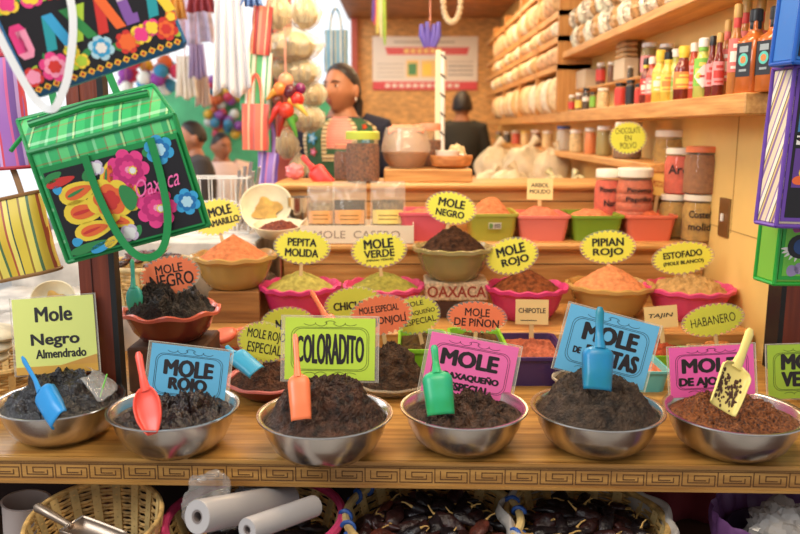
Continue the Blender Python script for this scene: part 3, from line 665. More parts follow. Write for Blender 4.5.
# ------------------------------------------------------------------ tray of mole pouches, jars on the ledge
c = W(357, 246, 2.41)
t = thing('pouch_tray', 'white card tray hand lettered MOLE CASERO', 'tray', (c.x, 2.50, STEP3))
TRW = mat('white_card', (232, 214, 188), .6); hw, hh = .178, .056
mb = MB(); mb.box(-hw, hw, -.085, .085, 0, .004, TRW); mb.box(-hw, hw, -.088, -.085, 0, hh, TRW); mb.box(-hw, hw, .085, .088, 0, hh, TRW); mb.box(-hw, -hw+.003, -.085, .085, 0, hh+.006, TRW); mb.box(hw-.003, hw, -.085, .085, 0, hh+.006, TRW); mb.build('box', t, smooth=False)
mb = MB(); text(mb, 'MOLE  CASERO', 0, hh*.5, .27, hh*.42, -.0885, mat('faint_pencil', (150, 128, 112), .8), -.006); mb.build('lettering', t, recalc=False, smooth=False)
def pouch(x, wd, hgt, lab, con, label, y=2.47):
    t = thing('mole_pouch', label, 'pouch', (x, y, STEP3+.005), (-.1, 0, 0), 'pouches in the MOLE CASERO tray')
    mb = MB(); n = noise.noise
    def f(u, v):
        a = -1+2*u; th = .024*(1-a*a)*(1-v**3)+.003
        return (a*wd/2*(1-.05*v), -th + .004*n(Vector((u*7, v*9, x*50))), v*hgt)
    def g(u, v): p = f(u, v); return (p[0], -p[1], p[2])
    FM = film('pouch_film', (236, 224, 204), .20, .08)
    mb.grid(f, 12, 12, FM); mb.grid(g, 12, 4, FM); mb.build('film_bag', t)
    mb = MB(); mb.grid(lambda u, v: ((-1+2*u)*wd*.43, -.018*(1-(-1+2*u)**2)*(1-v**3)+.004, .004+v*hgt*.66), 10, 8, con); mb.grid(lambda u, v: ((-1+2*u)*wd*.43, .018*(1-(-1+2*u)**2)*(1-v**3)-.0035, .004+v*hgt*.66), 10, 8, con); mb.build('filling', t)
    mb = MB(); mb.grid(lambda u, v: ((-1+2*u)*wd*.42, -.030*(1-(-1+2*u)**2)*.9-.004, .05+v*hgt*.24), 10, 2, lab)
    ln = mat('label_print', (150, 110, 60), .7)
    for k in range(2): mb.grid(lambda u, v: ((-1+2*u)*wd*.26, -.030*(1-((-1+2*u)*.62)**2)*.9-.0047, .063+k*.012+v*.003), 6, 1, ln)
    mb.build('label', t)
OL = mat('orange_label', (236, 170, 104), .6); YL2 = mat('yellow_label', (240, 214, 120), .6)
DK = pastem('dark_filling', (66, 46, 44), (40, 28, 30), .5)
pouch(c.x-.118, .092, .17, OL, pastem('pale_filling', (206, 176, 130), (170, 136, 92), .5), 'clear pouch with pale filling and orange label, left in the tray', 2.475)
pouch(c.x-.026, .112, .185, OL, DK, 'clear pouch of dark mole with orange label in the white tray', 2.465)
pouch(c.x+.096, .115, .185, YL2, pastem('tan_filling', (176, 140, 96), (120, 90, 60), .5), 'clear pouch with yellow label, right in the white tray', 2.47)

LIDW = mat('ivory_lid', (236, 226, 206), .4); INKJ = mat('marker_ink', (40, 24, 20), .6)
def jar(name, base, r, h, con, lid, label, cat='jar', lines=(), fill=.94, lidh=.12, shoulder=True, grp=None, ribs=0, n=28, lab=None, yaw=0, neck=.86):
    t = thing(name, label, cat, base, (0, 0, yaw), grp)
    zl = h*(1-lidh)
    pr = [(0, 0), (r*.90, 0), (r, h*.04)]
    if ribs:
        for i in range(ribs*4+1):
            q = i/(ribs*4); pr.append((r*(1-.05*(math.cos(q*ribs*2*PI) < -.5)), h*(.08 + q*.62)))
    pr += [(r, zl*.80), (r*neck, zl*.96), (r*neck, zl), (0, zl)]
    mb = MB(); mb.lathe(pr, n, GLASSJ); mb.build('glass_body', t)
    mb = MB(); k = .955; cz = zl*fill
    pr2 = [(0, h*.012), (r*.88*k, h*.012), (r*k, h*.05)] + [(a*k, z) for a, z in pr[3:-4] if ribs]
    pr2 += [(r*k, min(cz, zl*.79)), ((r*k) if cz < zl*.8 else r*(neck+.02)*k, cz), (0, cz)]
    mb.lathe(pr2, n, con); mb.build('filling', t)
    rl = r*(neck+.06); mb = MB()
    mb.lathe([(0, zl-.001), (rl, zl-.001), (rl*1.01, zl+.002), (rl, h*.985), (rl*.94, h), (0, h)], n, lid, mod=lambda a, rr, z: (rr*(1+.012*math.cos(a*n/2)), z)); mb.build('lid', t)
    if lab:
        mb = MB(); m, z0, z1, a0, a1 = lab
        mb.grid(lambda u, v: ((r+.0012)*math.sin(a0+(a1-a0)*u), -(r+.0012)*math.cos(a0+(a1-a0)*u), h*(z0+(z1-z0)*v)), 12, 1, m); mb.build('label', t)
    if lines:
        mb = MB()
        for (tx, z, wd, ht) in lines:
            vs, fs = glyphs(tx, 0.0)
            for (ox, oz) in ((-.0008, 0), (.0008, 0), (0, .0007), (0, -.0007)): mb.add([((r+.0016)*math.sin((p[0]*wd+ox)/r), -(r+.0016)*math.cos((p[0]*wd+ox)/r), h*z + p[1]*ht + oz) for p in vs], fs, INKJ)
        mb.build('handwriting', t, recalc=False, smooth=False)
    return t
GLASSJ = film('jar_glass', (236, 224, 200), .10, .04)
J1 = powder('jar_ochre', (170, 118, 52), .12); J2 = powder('jar_brick', (190, 88, 56), .12); J3 = powder('jar_red', (212, 84, 62), .1); J4 = powder('jar_khaki', (178, 134, 52), .12)
def jarpx(px, pyb, pyt, wpx, Y, z, *a, **k):
    c = W(px, pyb, Y); s = S(pyb, Y)
    return jar(a[0], (c.x, Y, z), wpx*s/2, (pyb-pyt)*s*1.0 if not k.get('H') else k.pop('H'), *a[1:], **k)
JG = 'hand lettered jars of ground chili'
jarpx(606, 234, 161, 27, 2.62, STEP3, 'spice_jar', J3, LIDW, 'red filled jar lettered Pimenton behind the leaf green tub', lines=[('Pimenton', .70, .075, .017), ('Nara', .50, .045, .02)], H=.222, grp=JG)
jarpx(632, 240, 165, 37, 2.56, STEP3, 'spice_jar', J2, LIDW, 'ribbed brick coloured jar lettered Paprika above the salmon tub', lines=[('Pimienta', .70, .08, .014), ('Paprika', .56, .085, .02)], H=.228, ribs=5, grp=JG)
jarpx(669, 184, 136, 34, 2.76, LEDGE, 'spice_jar', J4, LIDW, 'tall jar with white lid at the back by the wall, on the ledge', lines=[('Semilla', .62, .07, .02), ('pan', .40, .04, .02)], H=.180, grp=JG)
ja = jarpx(698, 244, 195, 35, 2.47, STEP3, 'spice_jar', J4, LIDW, 'jar lettered Costeño molido standing against the cream wall', lines=[('Costeño', .60, .085, .022), ('molido', .34, .085, .022)], H=.150, grp=JG, yaw=-.2)
jarpx(698, 244, 195, 37, 2.47, STEP3+.150, 'spice_jar', powder('jar_brown', (150, 92, 50), .1), mat('orange_lid', (232, 128, 80), .4), 'jar with orange lid stacked on the Costeño jar', lines=[('rojo', .55, .06, .02)], H=.150, grp=JG, yaw=.9)
jarpx(672, 240, 195, 29, 2.565, STEP3, 'spice_jar', J4, LIDW, 'ochre jar with white lid half hidden left of the Costeño jar', lines=[('o', .5, .02, .02)], H=.142, grp=JG, yaw=-.3)
jarpx(676, 240, 146, 31, 2.565, STEP3+.142, 'spice_jar', J3, LIDW, 'red powder jar stacked left of the orange lidded jar', lines=[('Arc', .55, .06, .03)], H=.150, grp=JG, yaw=-.5)

GL = mat('lime_lid', (196, 206, 76), .4)
CRUMB = pastem('dark_crumb', (176, 98, 56), (96, 44, 22), .6, 120)
jarpx(363, 186, 137, 34, 2.74, LEDGE, 'storage_jar', CRUMB, GL, 'jar of brown crumbs with a lime green lid', H=.176, fill=.9, neck=.92, lidh=.15)
jarpx(347, 184, 150, 26, 2.86, LEDGE, 'storage_jar', CRUMB, mat('coral_lid', (226, 140, 104), .5), 'small jar of brown crumbs behind the lime lidded jar', H=.13, fill=.9)
# riser box with big round jar and wooden dish
c = W(428, 186, 2.74)
mb = MB(); mb.rbox(-.155, .155, -.09, .09, 0, .045, PINE, .003); tag(mb.build('riser_box', loc=(c.x, 2.83, LEDGE), smooth=False), 'low pine box on the ledge under the round glass jar', 'box')
c = W(406, 172, 2.80); r = .088
t = thing('round_jar', 'big round glass jar wrapped in clear film with a coral cloth on top', 'jar', (c.x, 2.83, LEDGE+.045))
mb = MB(); mb.lathe([(0, 0), (r*.65, 0), (r*.9, .03), (r, .07), (r*.93, .105), (r*.75, .125), (r*.70, .135), (r*.74, .145), (0, .145)], 40, film('jar_film', (230, 190, 150), .38, .06)); mb.build('glass_body', t)
mb = MB(); mb.lathe([(0, .004), (r*.62, .004), (r*.86, .03), (r*.93, .055), (0, .062)], 32, powder('jar_brown', (0,0,0))); mb.build('filling', t)
mb = MB(); mb.grid(lambda u, v: ((-.062+.124*u), -.055+.11*v, .150+.010*noise.noise(Vector((u*6, v*5, 2))) - .035*max(0, abs(-1+2*u)-.75) - .05*max(0, abs(-1+2*v)-.6)), 16, 12, mat('coral_cloth', (222, 140, 104), .8)); mb.build('cloth', t, solid=.003)
mb = MB(); mb.grid(lambda u, v: ((r+.004)*(1-.2*v)*math.cos(u*2*PI)*(1+.03*noise.noise(Vector((u*14, v*6, 1)))), (r+.004)*(1-.2*v)*math.sin(u*2*PI)*(1+.03*noise.noise(Vector((u*14, v*6, 5)))), .06+.085*v), 60, 8, film('crinkle_film', (240, 222, 200), .3, .05)); mb.build('film_wrap', t)
jar('storage_jar', (W(430, 180, 2.945).x, 2.945, LEDGE), .042, .205, CRUMB, mat('coral_lid', (226, 140, 104), .5), 'narrow jar of brown crumbs with coral lid behind the white pole', fill=.8)
mb = MB(); mb.ell((0, 0, .06), (.040, .028, .065), mat('beige_sack', (214, 186, 140), .7, var=.15, vscale=20), 22, 14, fn=lambda d: 1+.22*noise.fractal(d*3, .9, 2, 4)); tag(mb.build('sack', loc=(W(456, 180, 2.945).x, 2.945, LEDGE)), 'small beige bag on the ledge behind the white cup', 'bag')
c = W(450, 173, 2.80)
mb = MB(); mb.lathe([(0, 0), (.045, 0), (.07, .012), (.078, .038), (.076, .046), (.070, .046), (.06, .018), (0, .012)], 48, wood('bowl_wood', (214, 146, 84), (180, 112, 60), 0)); tag(mb.build('wooden_dish', loc=(c.x+.005, 2.82, LEDGE+.045)), 'shallow turned wooden dish on the riser box', 'dish')
mb = MB(); mb.lathe([(0, 0), (.03, 0), (.042, .03), (.044, .05), (.041, .05), (.037, .012), (0, .006)], 32, LIDW); mb.tube([(.040, 0, .035), (.058, 0, .034), (.062, 0, .022), (.05, 0, .014), (.036, 0, .014)], .004, 8, LIDW)
tag(mb.build('white_cup', loc=(c.x-.008, 2.83, LEDGE+.058)), 'white cup standing in the wooden dish', 'cup')

# ------------------------------------------------------------------ shelves on the right wall
XE = .82
def board(x0, x1, y0, y1, z0, z1, name, label, m=PINE_Y):
    mb = MB(); mb.rbox(x0, x1, y0, y1, z0, z1, m, .003)
    return tag(mb.build(name, smooth=False), label, 'shelf')
ZL, ZU, ZC = 1.436, 1.731, 1.237
board(XE, .97, 1.89, 7.5, 1.385, ZL, 'wall_shelf', 'thick pine shelf carrying the sauce bottles')
board(XE, .97, 1.60, 4.06, 1.70, ZU, 'wall_shelf', 'upper pine shelf above the sauce bottles')
board(XE, .97, 2.58, 7.5, ZC-.028, ZC, 'wall_shelf', 'low pine shelf behind the CHOCOLATE EN POLVO sign')
board(.895, .97, 2.50, 4.0, 1.535, 1.547, 'riser_shelf', 'narrow riser board above the small spice jars')
# cabinet beyond, in one run
t = thing('wall_cabinet', 'pine cabinet with stacked compartments deep on the right wall', 'cabinet', (0, 4.06, 0))
mb = MB(); 
for z in (1.66, 1.80, 1.925, 2.12): mb = MB(); mb.box(.80, .97, 0, 3.4, z-.014, z+.014, PINE_Y); mb.build('board', t, smooth=False)
for y in (0, .62, 1.3, 2.1, 2.8): mb = MB(); mb.box(.80, .97, y, y+.03, ZL, 2.2, PINE_Z); mb.build('upright', t, smooth=False)
# goods packed in the cabinet: cream packets standing row on row
PK = [mat('packet_cream', (232, 204, 158), .5, var=.12, vscale=25), mat('packet_tan', (220, 178, 122), .5, var=.15, vscale=25), mat('packet_white', (238, 224, 198), .45, var=.1, vscale=25), mat('packet_rose', (226, 182, 138), .5, var=.2, vscale=25)]
def packet_proto(i, m, wd, ht, dp):
    mb = MB(); n = noise.noise
    rings = []
    for k in range(9):
        v = k/8; e = math.sin(PI*min(1, max(0, v)))**.5
        rings.append([((dp/2*e+.003)*math.copysign(abs(math.cos(a))**.7, math.cos(a)) + .004*n(Vector((v*5, a, i))), wd/2*(.92+.08*e)*math.copysign(abs(math.sin(a))**.7, math.sin(a)), v*ht) for a in [2*PI*j/14 for j in range(14)]])
    mb.loft(rings, m)
    return mb
levels = [(ZL, 1.646, 'lowest'), (1.674, 1.786, 'second'), (1.814, 1.911, 'third'), (1.939, 2.106, 'top')]
bays = [(0.03, .62), (.65, 1.3), (1.33, 2.1), (2.13, 2.8)]
protos = {}
for li, (z0, z1, ln) in enumerate(levels):
    for bi, (a, b) in enumerate(bays):
        n = 5 if bi < 2 else 6
        wd = (b-a-.03)/n
        for k in range(n):
            m = PK[(li*3+bi*2+k) % 4] if RND.random() < .8 else PK[3]
            key = (li, bi, m.name)
            x = .83 + RND.uniform(-.01, .01); y = 4.06+a+.015+wd*(k+.5)
            lab = '%s cream packet from the near end, %s row of the %s cabinet bay' % (ORD[k], ln, ORD[bi] if bi else 'nearest')
            if key not in protos:
                o = packet_proto(li*7+bi, m, wd*.93, (z1-z0)*RND.uniform(.82, .93), .09).build('packet', loc=(x, y, z0), ang=60); protos[key] = o
            else:
                o = protos[key].copy(); C.objects.link(o); o.location = (x, y, z0)
            tag(o, lab, 'packet', 'packets in the wall cabinet')
# heaped packets on the upper board
mlist = [mat('cello_white', (226, 214, 190), .25, var=.35, vscale=45, bump=.5, bscale=60), mat('cello_brown', (176, 136, 90), .25, var=.4, vscale=45, bump=.5, bscale=60), mat('cello_grey', (196, 184, 164), .22, var=.4, vscale=50, bump=.6, bscale=60)]
ups = []
rows_ = [('lower layer', 0, 22), ('upper layer', 1, 19)]
for (rn, lay, cnt) in rows_:
    for k in range(cnt):
        m = mlist[(k*2+lay) % 3]; y = 2.0 + lay*.05 + k*(2.0/cnt)
        key = (k*2+lay) % 3
        if len(ups) < 3:
            mb = MB(); mb.loft([[((.040*e+.004)*math.cos(a)*(1+.28*noise.noise(Vector((v*6, a*1.5, k)))), (.046*e+.006)*math.sin(a)*(1+.28*noise.noise(Vector((v*6, a*1.5, k+9)))), v*.105) for a in [2*PI*j/18 for j in range(18)]] for v, e in [(i/10, (math.sin(PI*(.12+.8*i/10)))**.7) for i in range(11)]], m)
            o = mb.build('cellophane_bag', ang=22); ups.append(o)
        else: o = ups[key % 3].copy(); C.objects.link(o)
        o.location = (.868 + RND.uniform(-.008, .012), y, ZU + lay*.100); o.rotation_euler = (0, 0, RND.uniform(-.5, .5)); o.scale = (1, 1, RND.uniform(.92, 1.05))
        tag(o, '%s crinkled cellophane bag from the near end, %s on the upper shelf' % ((ORD+['twenty-first', 'twenty-second'])[k], rn), 'bag', 'cellophane bags on the upper shelf')

def bottle(px, pyt, wpx, shape, liq, capm, label, lab=None, X=.86, z=ZL, band=None, diamond=None, square=False, neckm=None, name='sauce_bottle', grp='sauce bottles on the pine shelf', Y=None):
    Y = X*FPX/(px-400)
    # distance that puts X at this column
    for _ in range(4):
        s = S(90, Y); Y *= X/((px-400)*s)
    s = S(90, Y); r = wpx*s/2*(1.0 if square else 1.22)
    zt = W(px, pyt, Y).z; h = zt - z
    t = thing(name, label, 'bottle', (X, Y, z), (0, 0, .35), grp)
    bh, sh, nr = shape                            # body share, shoulder end share, neck radius share
    def ringz(rr, zz):
        if square:
            q = rr*.98; c = rr*.25
            return [(q-c, -q, zz), (q, -q+c, zz), (q, q-c, zz), (q-c, q, zz), (-q+c, q, zz), (-q, q-c, zz), (-q, -q+c, zz), (-q+c, -q, zz)]
        return [(rr*math.cos(2*PI*j/20), rr*math.sin(2*PI*j/20), zz) for j in range(20)]
    mb = MB()
    rings = [ringz(r*.93, 0), ringz(r, h*.02), ringz(r, h*bh)]
    for k in range(1, 5):
        q = k/4; rr = r*(nr + (1-nr)*(math.cos(q*PI)*.5+.5)); rings.append(ringz(rr, h*(bh+(sh-bh)*q)))
    rings.append(ringz(r*nr, h*.86))
    mb.loft(rings, liq); mb.build('glass_body', t, ang=50)
    cr_ = r*nr*1.22; mb = MB()
    mb.lathe([(0, h*.85), (cr_, h*.85), (cr_*1.02, h*.87), (cr_*.98, h*.985), (cr_*.8, h), (0, h)], 18, capm); mb.build('cap', t)
    if neckm:
        mb = MB(); mb.lathe([(r*nr*1.05, h*(sh+.02)), (r*nr*1.1, h*(sh+.03)), (r*nr*1.1, h*.85), (r*nr*1.05, h*.855)], 18, neckm); mb.build('neck_band', t)
    if lab:
        m1, m2, z0, z1 = lab; mb = MB()
        if square:
            q = r*.98+.0008; c = r*.25
            for (A, B) in (((-q+c, -q), (q-c, -q)), ((-q, q-c), (-q, -q+c))):
                for (mm, a, b, u0, u1, e) in ((m1, z0, z1, 0, 1, 0), (m2, z0+(z1-z0)*.72, z1-(z1-z0)*.1, .2, .8, .0006), (m2, z0+(z1-z0)*.15, z0+(z1-z0)*.22, .25, .75, .0006)):
                    P = Vector((A[0]+(B[0]-A[0])*u0, A[1]+(B[1]-A[1])*u0, 0)); Q = Vector((A[0]+(B[0]-A[0])*u1, A[1]+(B[1]-A[1])*u1, 0))
                    nrm = Vector((Q.y-P.y, -(Q.x-P.x), 0)).normalized()*e
                    mb.add([P+nrm+Vector((0, 0, h*a)), Q+nrm+Vector((0, 0, h*a)), Q+nrm+Vector((0, 0, h*b)), P+nrm+Vector((0, 0, h*b))], [(0, 1, 2, 3)], mm)
            # round seal
            A = Vector((-q-.0007, 0, h*(z0+(z1-z0)*.5))); mb.add([A] + [A+Vector((0, r*.5*math.cos(k*PI/12), r*.5*math.sin(k*PI/12))) for k in range(24)], [(0, 1+i, 1+(i+1) % 24) for i in range(24)], mat('seal_teal', (90, 190, 176), .5))
            A.x -= .0005; mb.add([A] + [A+Vector((0, r*.28*math.cos(k*PI/12), r*.28*math.sin(k*PI/12))) for k in range(24)], [(0, 1+i, 1+(i+1) % 24) for i in range(24)], mat('seal_orange', (226, 130, 70), .5))
        else:
            f = lambda e, a0, a1, a, b: (lambda u, v: ((r+e)*math.sin(a0+(a1-a0)*u), -(r+e)*math.cos(a0+(a1-a0)*u), h*(a+(b-a)*v)))
            mb.grid(f(.0008, -2.4, 1.2, z0, z1), 14, 1, m1)
            mb.grid(f(.0014, -1.5, .5, z0+(z1-z0)*.30, z0+(z1-z0)*.62), 8, 1, m2)
            mb.grid(f(.0014, -1.1, .1, z0+(z1-z0)*.72, z0+(z1-z0)*.84), 8, 1, m2); mb.grid(f(.0014, -1.3, .3, z0+(z1-z0)*.10, z0+(z1-z0)*.18), 8, 1, m2)
            if diamond:
                A0 = -.55; D = lambda du, dv: ((r+.003)*math.sin(A0+du), -(r+.003)*math.cos(A0+du), h*(.36+dv)); w_ = 1.15
                mb.add([D(0, 0), D(w_, 0), D(w_*.5, .10), D(0, .2), D(-w_*.5, .10), D(-w_, 0), D(-w_*.5, -.10), D(0, -.2), D(w_*.5, -.10)], [(0, i, i % 8+1) for i in range(1, 9)], WHITE)
                mb.grid(f(.0038, A0-.45, A0+.45, .345, .375), 6, 1, mat('red_print', (190, 50, 44), .6))
        mb.build('label', t, recalc=False)
    return t
def lq(n, rgb): return mat('liquid_'+n, rgb, .12, spec=.6, var=.1, vscale=20)
def lb(n, rgb): return mat('paper_'+n, rgb, .5)
HS = lq('orange_brown', (196, 104, 46)); AM = lq('amber', (186, 116, 52)); DKR = lq('dark_red', (120, 42, 30)); YLW = lq('yellow', (224, 186, 74)); GRN = lq('green', (196, 196, 96)); RDL = lq('red', (196, 80, 54))
BK = mat('black_cap', (28, 28, 32), .35); WC = mat('white_cap', (238, 234, 224), .35); YC = mat('yellow_cap', (240, 208, 74), .35); GC = mat('gold_cap', (196, 150, 78), .35)
LR = lb('pink_red', (222, 112, 104)); LRD = lb('red', (206, 64, 56)); LBK = lb('black', (34, 36, 44)); LW = lb('white', (236, 228, 214)); LYE = lb('yellow', (238, 206, 92)); LO = lb('orange', (232, 138, 70)); LGN = lb('green', (130, 190, 72)); LT = lb('teal_print', (150, 160, 165)); LPK = lb('pink', (234, 150, 150))
TALL = (.52, .72, .50); WOOZ = (.58, .76, .52); SH = (.62, .78, .5)
bottle(751, 9, 25, (.62, .74, .42), HS, BK, 'square orange sauce bottle with black label and teal seal, nearest on the shelf', (LBK, LT, .20, .60), X=.865, square=True, neckm=BK)
bottle(771, 6, 25, (.62, .74, .42), HS, BK, 'second square black label bottle, half behind the blue bag', (LBK, LT, .20, .60), X=.87, square=True, neckm=BK)
bottle(733, 4, 11, TALL, AM, GC, 'tall slim amber bottle with pink red label, left of the square bottle', (LR, LW, .25, .62), X=.85, neckm=LRD)
bottle(741, -2, 13, TALL, AM, GC, 'taller slim amber bottle with red neck band behind the square bottle', (LR, LW, .25, .66), X=.895, neckm=LRD)
bottle(755, -3, 12, TALL, AM, GC, 'amber bottle with red neck band standing just behind the square black label bottle', (LR, LW, .25, .66), X=.935, neckm=LRD)
bottle(724, 20, 9, TALL, AM, GC, 'slim amber bottle with pink label right of the gold capped short one', (LR, LW, .2, .62), X=.875, neckm=LR)
bottle(717, 33, 9, TALL, DKR, GC, 'short dark red bottle with pink label and gold cap', (LPK, LRD, .18, .55), X=.85)
bottle(710, 36, 9, TALL, DKR, BK, 'short dark red bottle with pink label and dark cap', (LPK, LRD, .18, .55), X=.86)
bottle(701, 38, 13, WOOZ, GRN, WC, 'yellow green bottle with white diamond label and white cap', (LGN, LYE, .20, .66), X=.85, diamond=True, neckm=LGN)
bottle(692, 43, 10, WOOZ, RDL, WC, 'reddish bottle with white cap left of the diamond label bottle', (LPK, LRD, .20, .6), X=.875)
bottle(682, 46, 14, WOOZ, DKR, YC, 'dark bottle with yellow cap and orange label', (LO, LYE, .2, .52), X=.85, neckm=YC)
bottle(674, 49, 11, WOOZ, GRN, WC, 'pale green bottle with tall white cap', (lb('pale_green', (196, 200, 140)), LGN, .2, .5), X=.88)
bottle(667, 52, 11, WOOZ, YLW, BK, 'yellow sauce bottle with black cap and yellow neck', (LYE, LO, .2, .55), X=.86, neckm=YC)
bottle(659, 50, 12, WOOZ, YLW, YC, 'yellow sauce bottle with tall yellow cap', (LYE, LW, .2, .55), X=.86, neckm=YC)
bottle(651, 57, 9, WOOZ, RDL, WC, 'pink sauce bottle with white cap', (LPK, LW, .2, .55), X=.86)
bottle(645, 58, 8, WOOZ, DKR, BK, 'dark red bottle with black cap and yellow neck', (LRD, LW, .2, .55), X=.86, neckm=YC)
def sj(px, pyt, wpx, con, lid, label, X=.86, z=ZL, lab=None, grp='small jars on the pine shelf', name='spice_jar', **k):
    Y = 3.0
    for _ in range(5): Y *= X/((px-400)*S(100, Y))
    h = W(px, pyt, Y).z - z
    return jar(name, (X, Y, z), wpx*S(100, Y)/2, max(.04, h), con, lid, label, lab=lab, grp=grp, n=16, yaw=-.5, **k)
A3 = (-1.6, 1.2)
J = [(pl('jar_dark', (110, 60, 40)), WC), (powder('jar_red', (0,0,0)), LIDW), (pl('jar_olive', (150, 130, 60)), WC), (powder('jar_cream', (226, 196, 140)), LIDW), (pl('jar_black', (52, 40, 36)), BK)]
sj(638, 84, 7, J[1][0], BK, 'small red jar left of the pink sauce bottles', lab=(LRD, .15, .7)+A3)
sj(630, 80, 9, J[4][0], BK, 'small jar with black label and black lid', lab=(LBK, .1, .75)+A3)
sj(620, 83, 11, J[1][0], BK, 'jar with red and white label in the front row', lab=(LRD, .15, .75)+A3)
sj(603, 88, 12, J[3][0], LIDW, 'cream filled clear jar in the front row')
sj(593, 92, 6, J[2][0], BK, 'tiny green label jar beside the cream filled jar', lab=(LGN, .15, .75)+A3)
sj(586, 88, 7, J[4][0], BK, 'slim black jar with white band', lab=(LW, .4, .6)+A3)
sj(579, 93, 7, J[0][0], WC, 'tiny brown jar with white lid left of the slim black jar', lab=(LYE, .15, .6)+A3)
sj(572, 95, 7, J[2][0], WC, 'tiny olive jar with red label', lab=(LRD, .15, .6)+A3)
sj(566, 82, 7, J[0][0], WC, 'slim bottle-like jar with green label', lab=(LGN, .15, .6)+A3)
sj(559, 96, 10, J[1][0], lb('blue_lid', (70, 90, 150)), 'pink label jar at the far end of the front row', lab=(LPK, .1, .7)+A3)
RZ = 1.547
sj(647, 43, 16, J[2][0], WC, 'large jar with pink label and white lid on the riser', X=.93, z=RZ, lab=(LPK, .1, .6)+A3)
sj(664, 44, 15, J[4][0], WC, 'large dark jar with pale lid on the riser', X=.935, z=RZ)
sj(628, 66, 10, J[4][0], WC, 'small dark jar with white lid on the riser', X=.92, z=RZ)
sj(619, 66, 10, J[4][0], WC, 'dark jar with white lid left of its twin on the riser', X=.92, z=RZ)
sj(610, 62, 8, J[0][0], WC, 'amber jar on the riser right of the red label jar', X=.92, z=RZ)
sj(600, 63, 10, J[0][0], WC, 'jar with red label on the riser', X=.92, z=RZ, lab=(LRD, .2, .7)+A3)
sj(574, 68, 7, J[1][0], WC, 'small red jar far along the riser', X=.92, z=RZ)
# grey box, stacked tan packets
def atX(px, X):
    Y = 3.0
    for _ in range(5): Y *= X/((px-400)*S(100, Y))
    return Y
Y = atX(586, .93); mb = MB(); mb.rbox(-.03, .03, -.10, .10, 0, .09, mat('grey_carton', (206, 186, 158), .6), .003); tag(mb.build('carton', loc=(.925, Y, RZ), smooth=False), 'plain grey carton on the riser', 'box')
Y = atX(625, .925)
for k in range(4):
    mb = MB(); mb.loft([[((.033*e)*math.copysign(abs(math.cos(a))**.5, math.cos(a)), .075*e*math.copysign(abs(math.sin(a))**.5, math.sin(a)), zz) for a in [2*PI*j/16 for j in range(16)]] for zz, e in ((0, .8), (.006, 1), (.014, 1), (.02, .8))], mat('kraft_packet', (206, 168, 118), .7, var=.12, vscale=30))
    tag(mb.build('kraft_packet', loc=(.922, Y-.055*0, RZ+.085+.021*k)), ['tan paper packet at the bottom of the stack of four', 'tan paper packet second from the bottom of the stack', 'tan paper packet second from the top of the stack', 'tan paper packet topmost in the stack of four'][k], 'packet', 'stacked tan paper packets')
mb = MB(); mb.rbox(-.03, .03, -.075, .075, 0, .084, mat('grey_carton', (0,0,0)), .003); tag(mb.build('carton', loc=(.922, Y, RZ), smooth=False), 'carton under the stack of tan packets', 'box')
# low shelf goods
sj(630, 122, 29, powder('cocoa', (122, 82, 52)), LIDW, 'large jar of cocoa behind the CHOCOLATE EN POLVO sign', X=.872, z=ZC, name='storage_jar', grp='jars on the low shelf')
names = ['orange', 'stacked pickle', 'clear blue lidded', 'silver wrapped', 'amber', 'red lidded', 'cream', 'dark', 'blue']
rowp = [(606, 126, 16, J[2][0], WC, 'pickle jar left of the cocoa jar'), (592, 128, 12, pl('jar_orange', (226, 130, 66)), WC, 'orange filled jar on the low shelf'), (578, 130, 14, J[3][0], WC, 'pale jar between the orange and the blue lidded jar'), (565, 126, 15, film('clear_tub', (220, 214, 200), .5), lb('blue_lid', (0,0,0)), 'clear jar with blue lid on the low shelf'), (549, 131, 11, J[3][0], WC, 'silvery jar just left of the blue lidded jar'), (537, 130, 11, J[0][0], WC, 'amber jar far along the low shelf'), (527, 131, 10, J[3][0], mat('yellow_lid', (236, 200, 100), .5), 'pale jar with yellow lid far along the low shelf'), (517, 131, 9, J[1][0], WC, 'reddish jar far along the low shelf'), (508, 132, 8, J[4][0], WC, 'dark jar near the far end of the low shelf'), (500, 132, 7, J[2][0], lb('blue_lid', (0,0,0)), 'small blue lidded jar at the far end of the low shelf')]
for a in rowp: sj(a[0], a[1], a[2], a[3], a[4], a[5], X=.875, z=ZC, grp='jars on the low shelf')
# counter along the right wall behind the ledge, with white sacks
mb = MB(); mb.rbox(.20, .80, 3.05, 5.6, 0, 1.02, PINE_Y, .004); tag(mb.build('side_cabinet', smooth=False), 'low pine side counter behind the display loaded with white sacks', 'counter')
SACK = mat('white_sack_plastic', (216, 196, 158), .4, var=.12, vscale=12); SACK2 = mat('clear_sack_green', (196, 184, 140), .3, var=.4, vscale=40)
def sack(x, y, z, rx, ry, h, m, label, seed):
    mb = MB(); off = Vector((seed*5, seed*3, 0))
    def fn(d): return 1 + .16*noise.fractal(d*2.6+off, 1, 2, 3) + .05*noise.noise(d*9+off)
    mb.ell((0, 0, h*.42), (rx, ry, h*.5), m, 28, 16, fn=fn)
    q = [(0.2*rx*math.sin(seed), 0, h*.82), (0.25*rx*math.sin(seed), 0, h*.95), (.4*rx*math.sin(seed+1), .01, h*1.08)]
    mb.tube(q, [rx*.22, rx*.10, rx*.22], 10, m)
    tag(mb.build('sack', loc=(x, y, z)), label, 'bag', 'white sacks on the side counter')
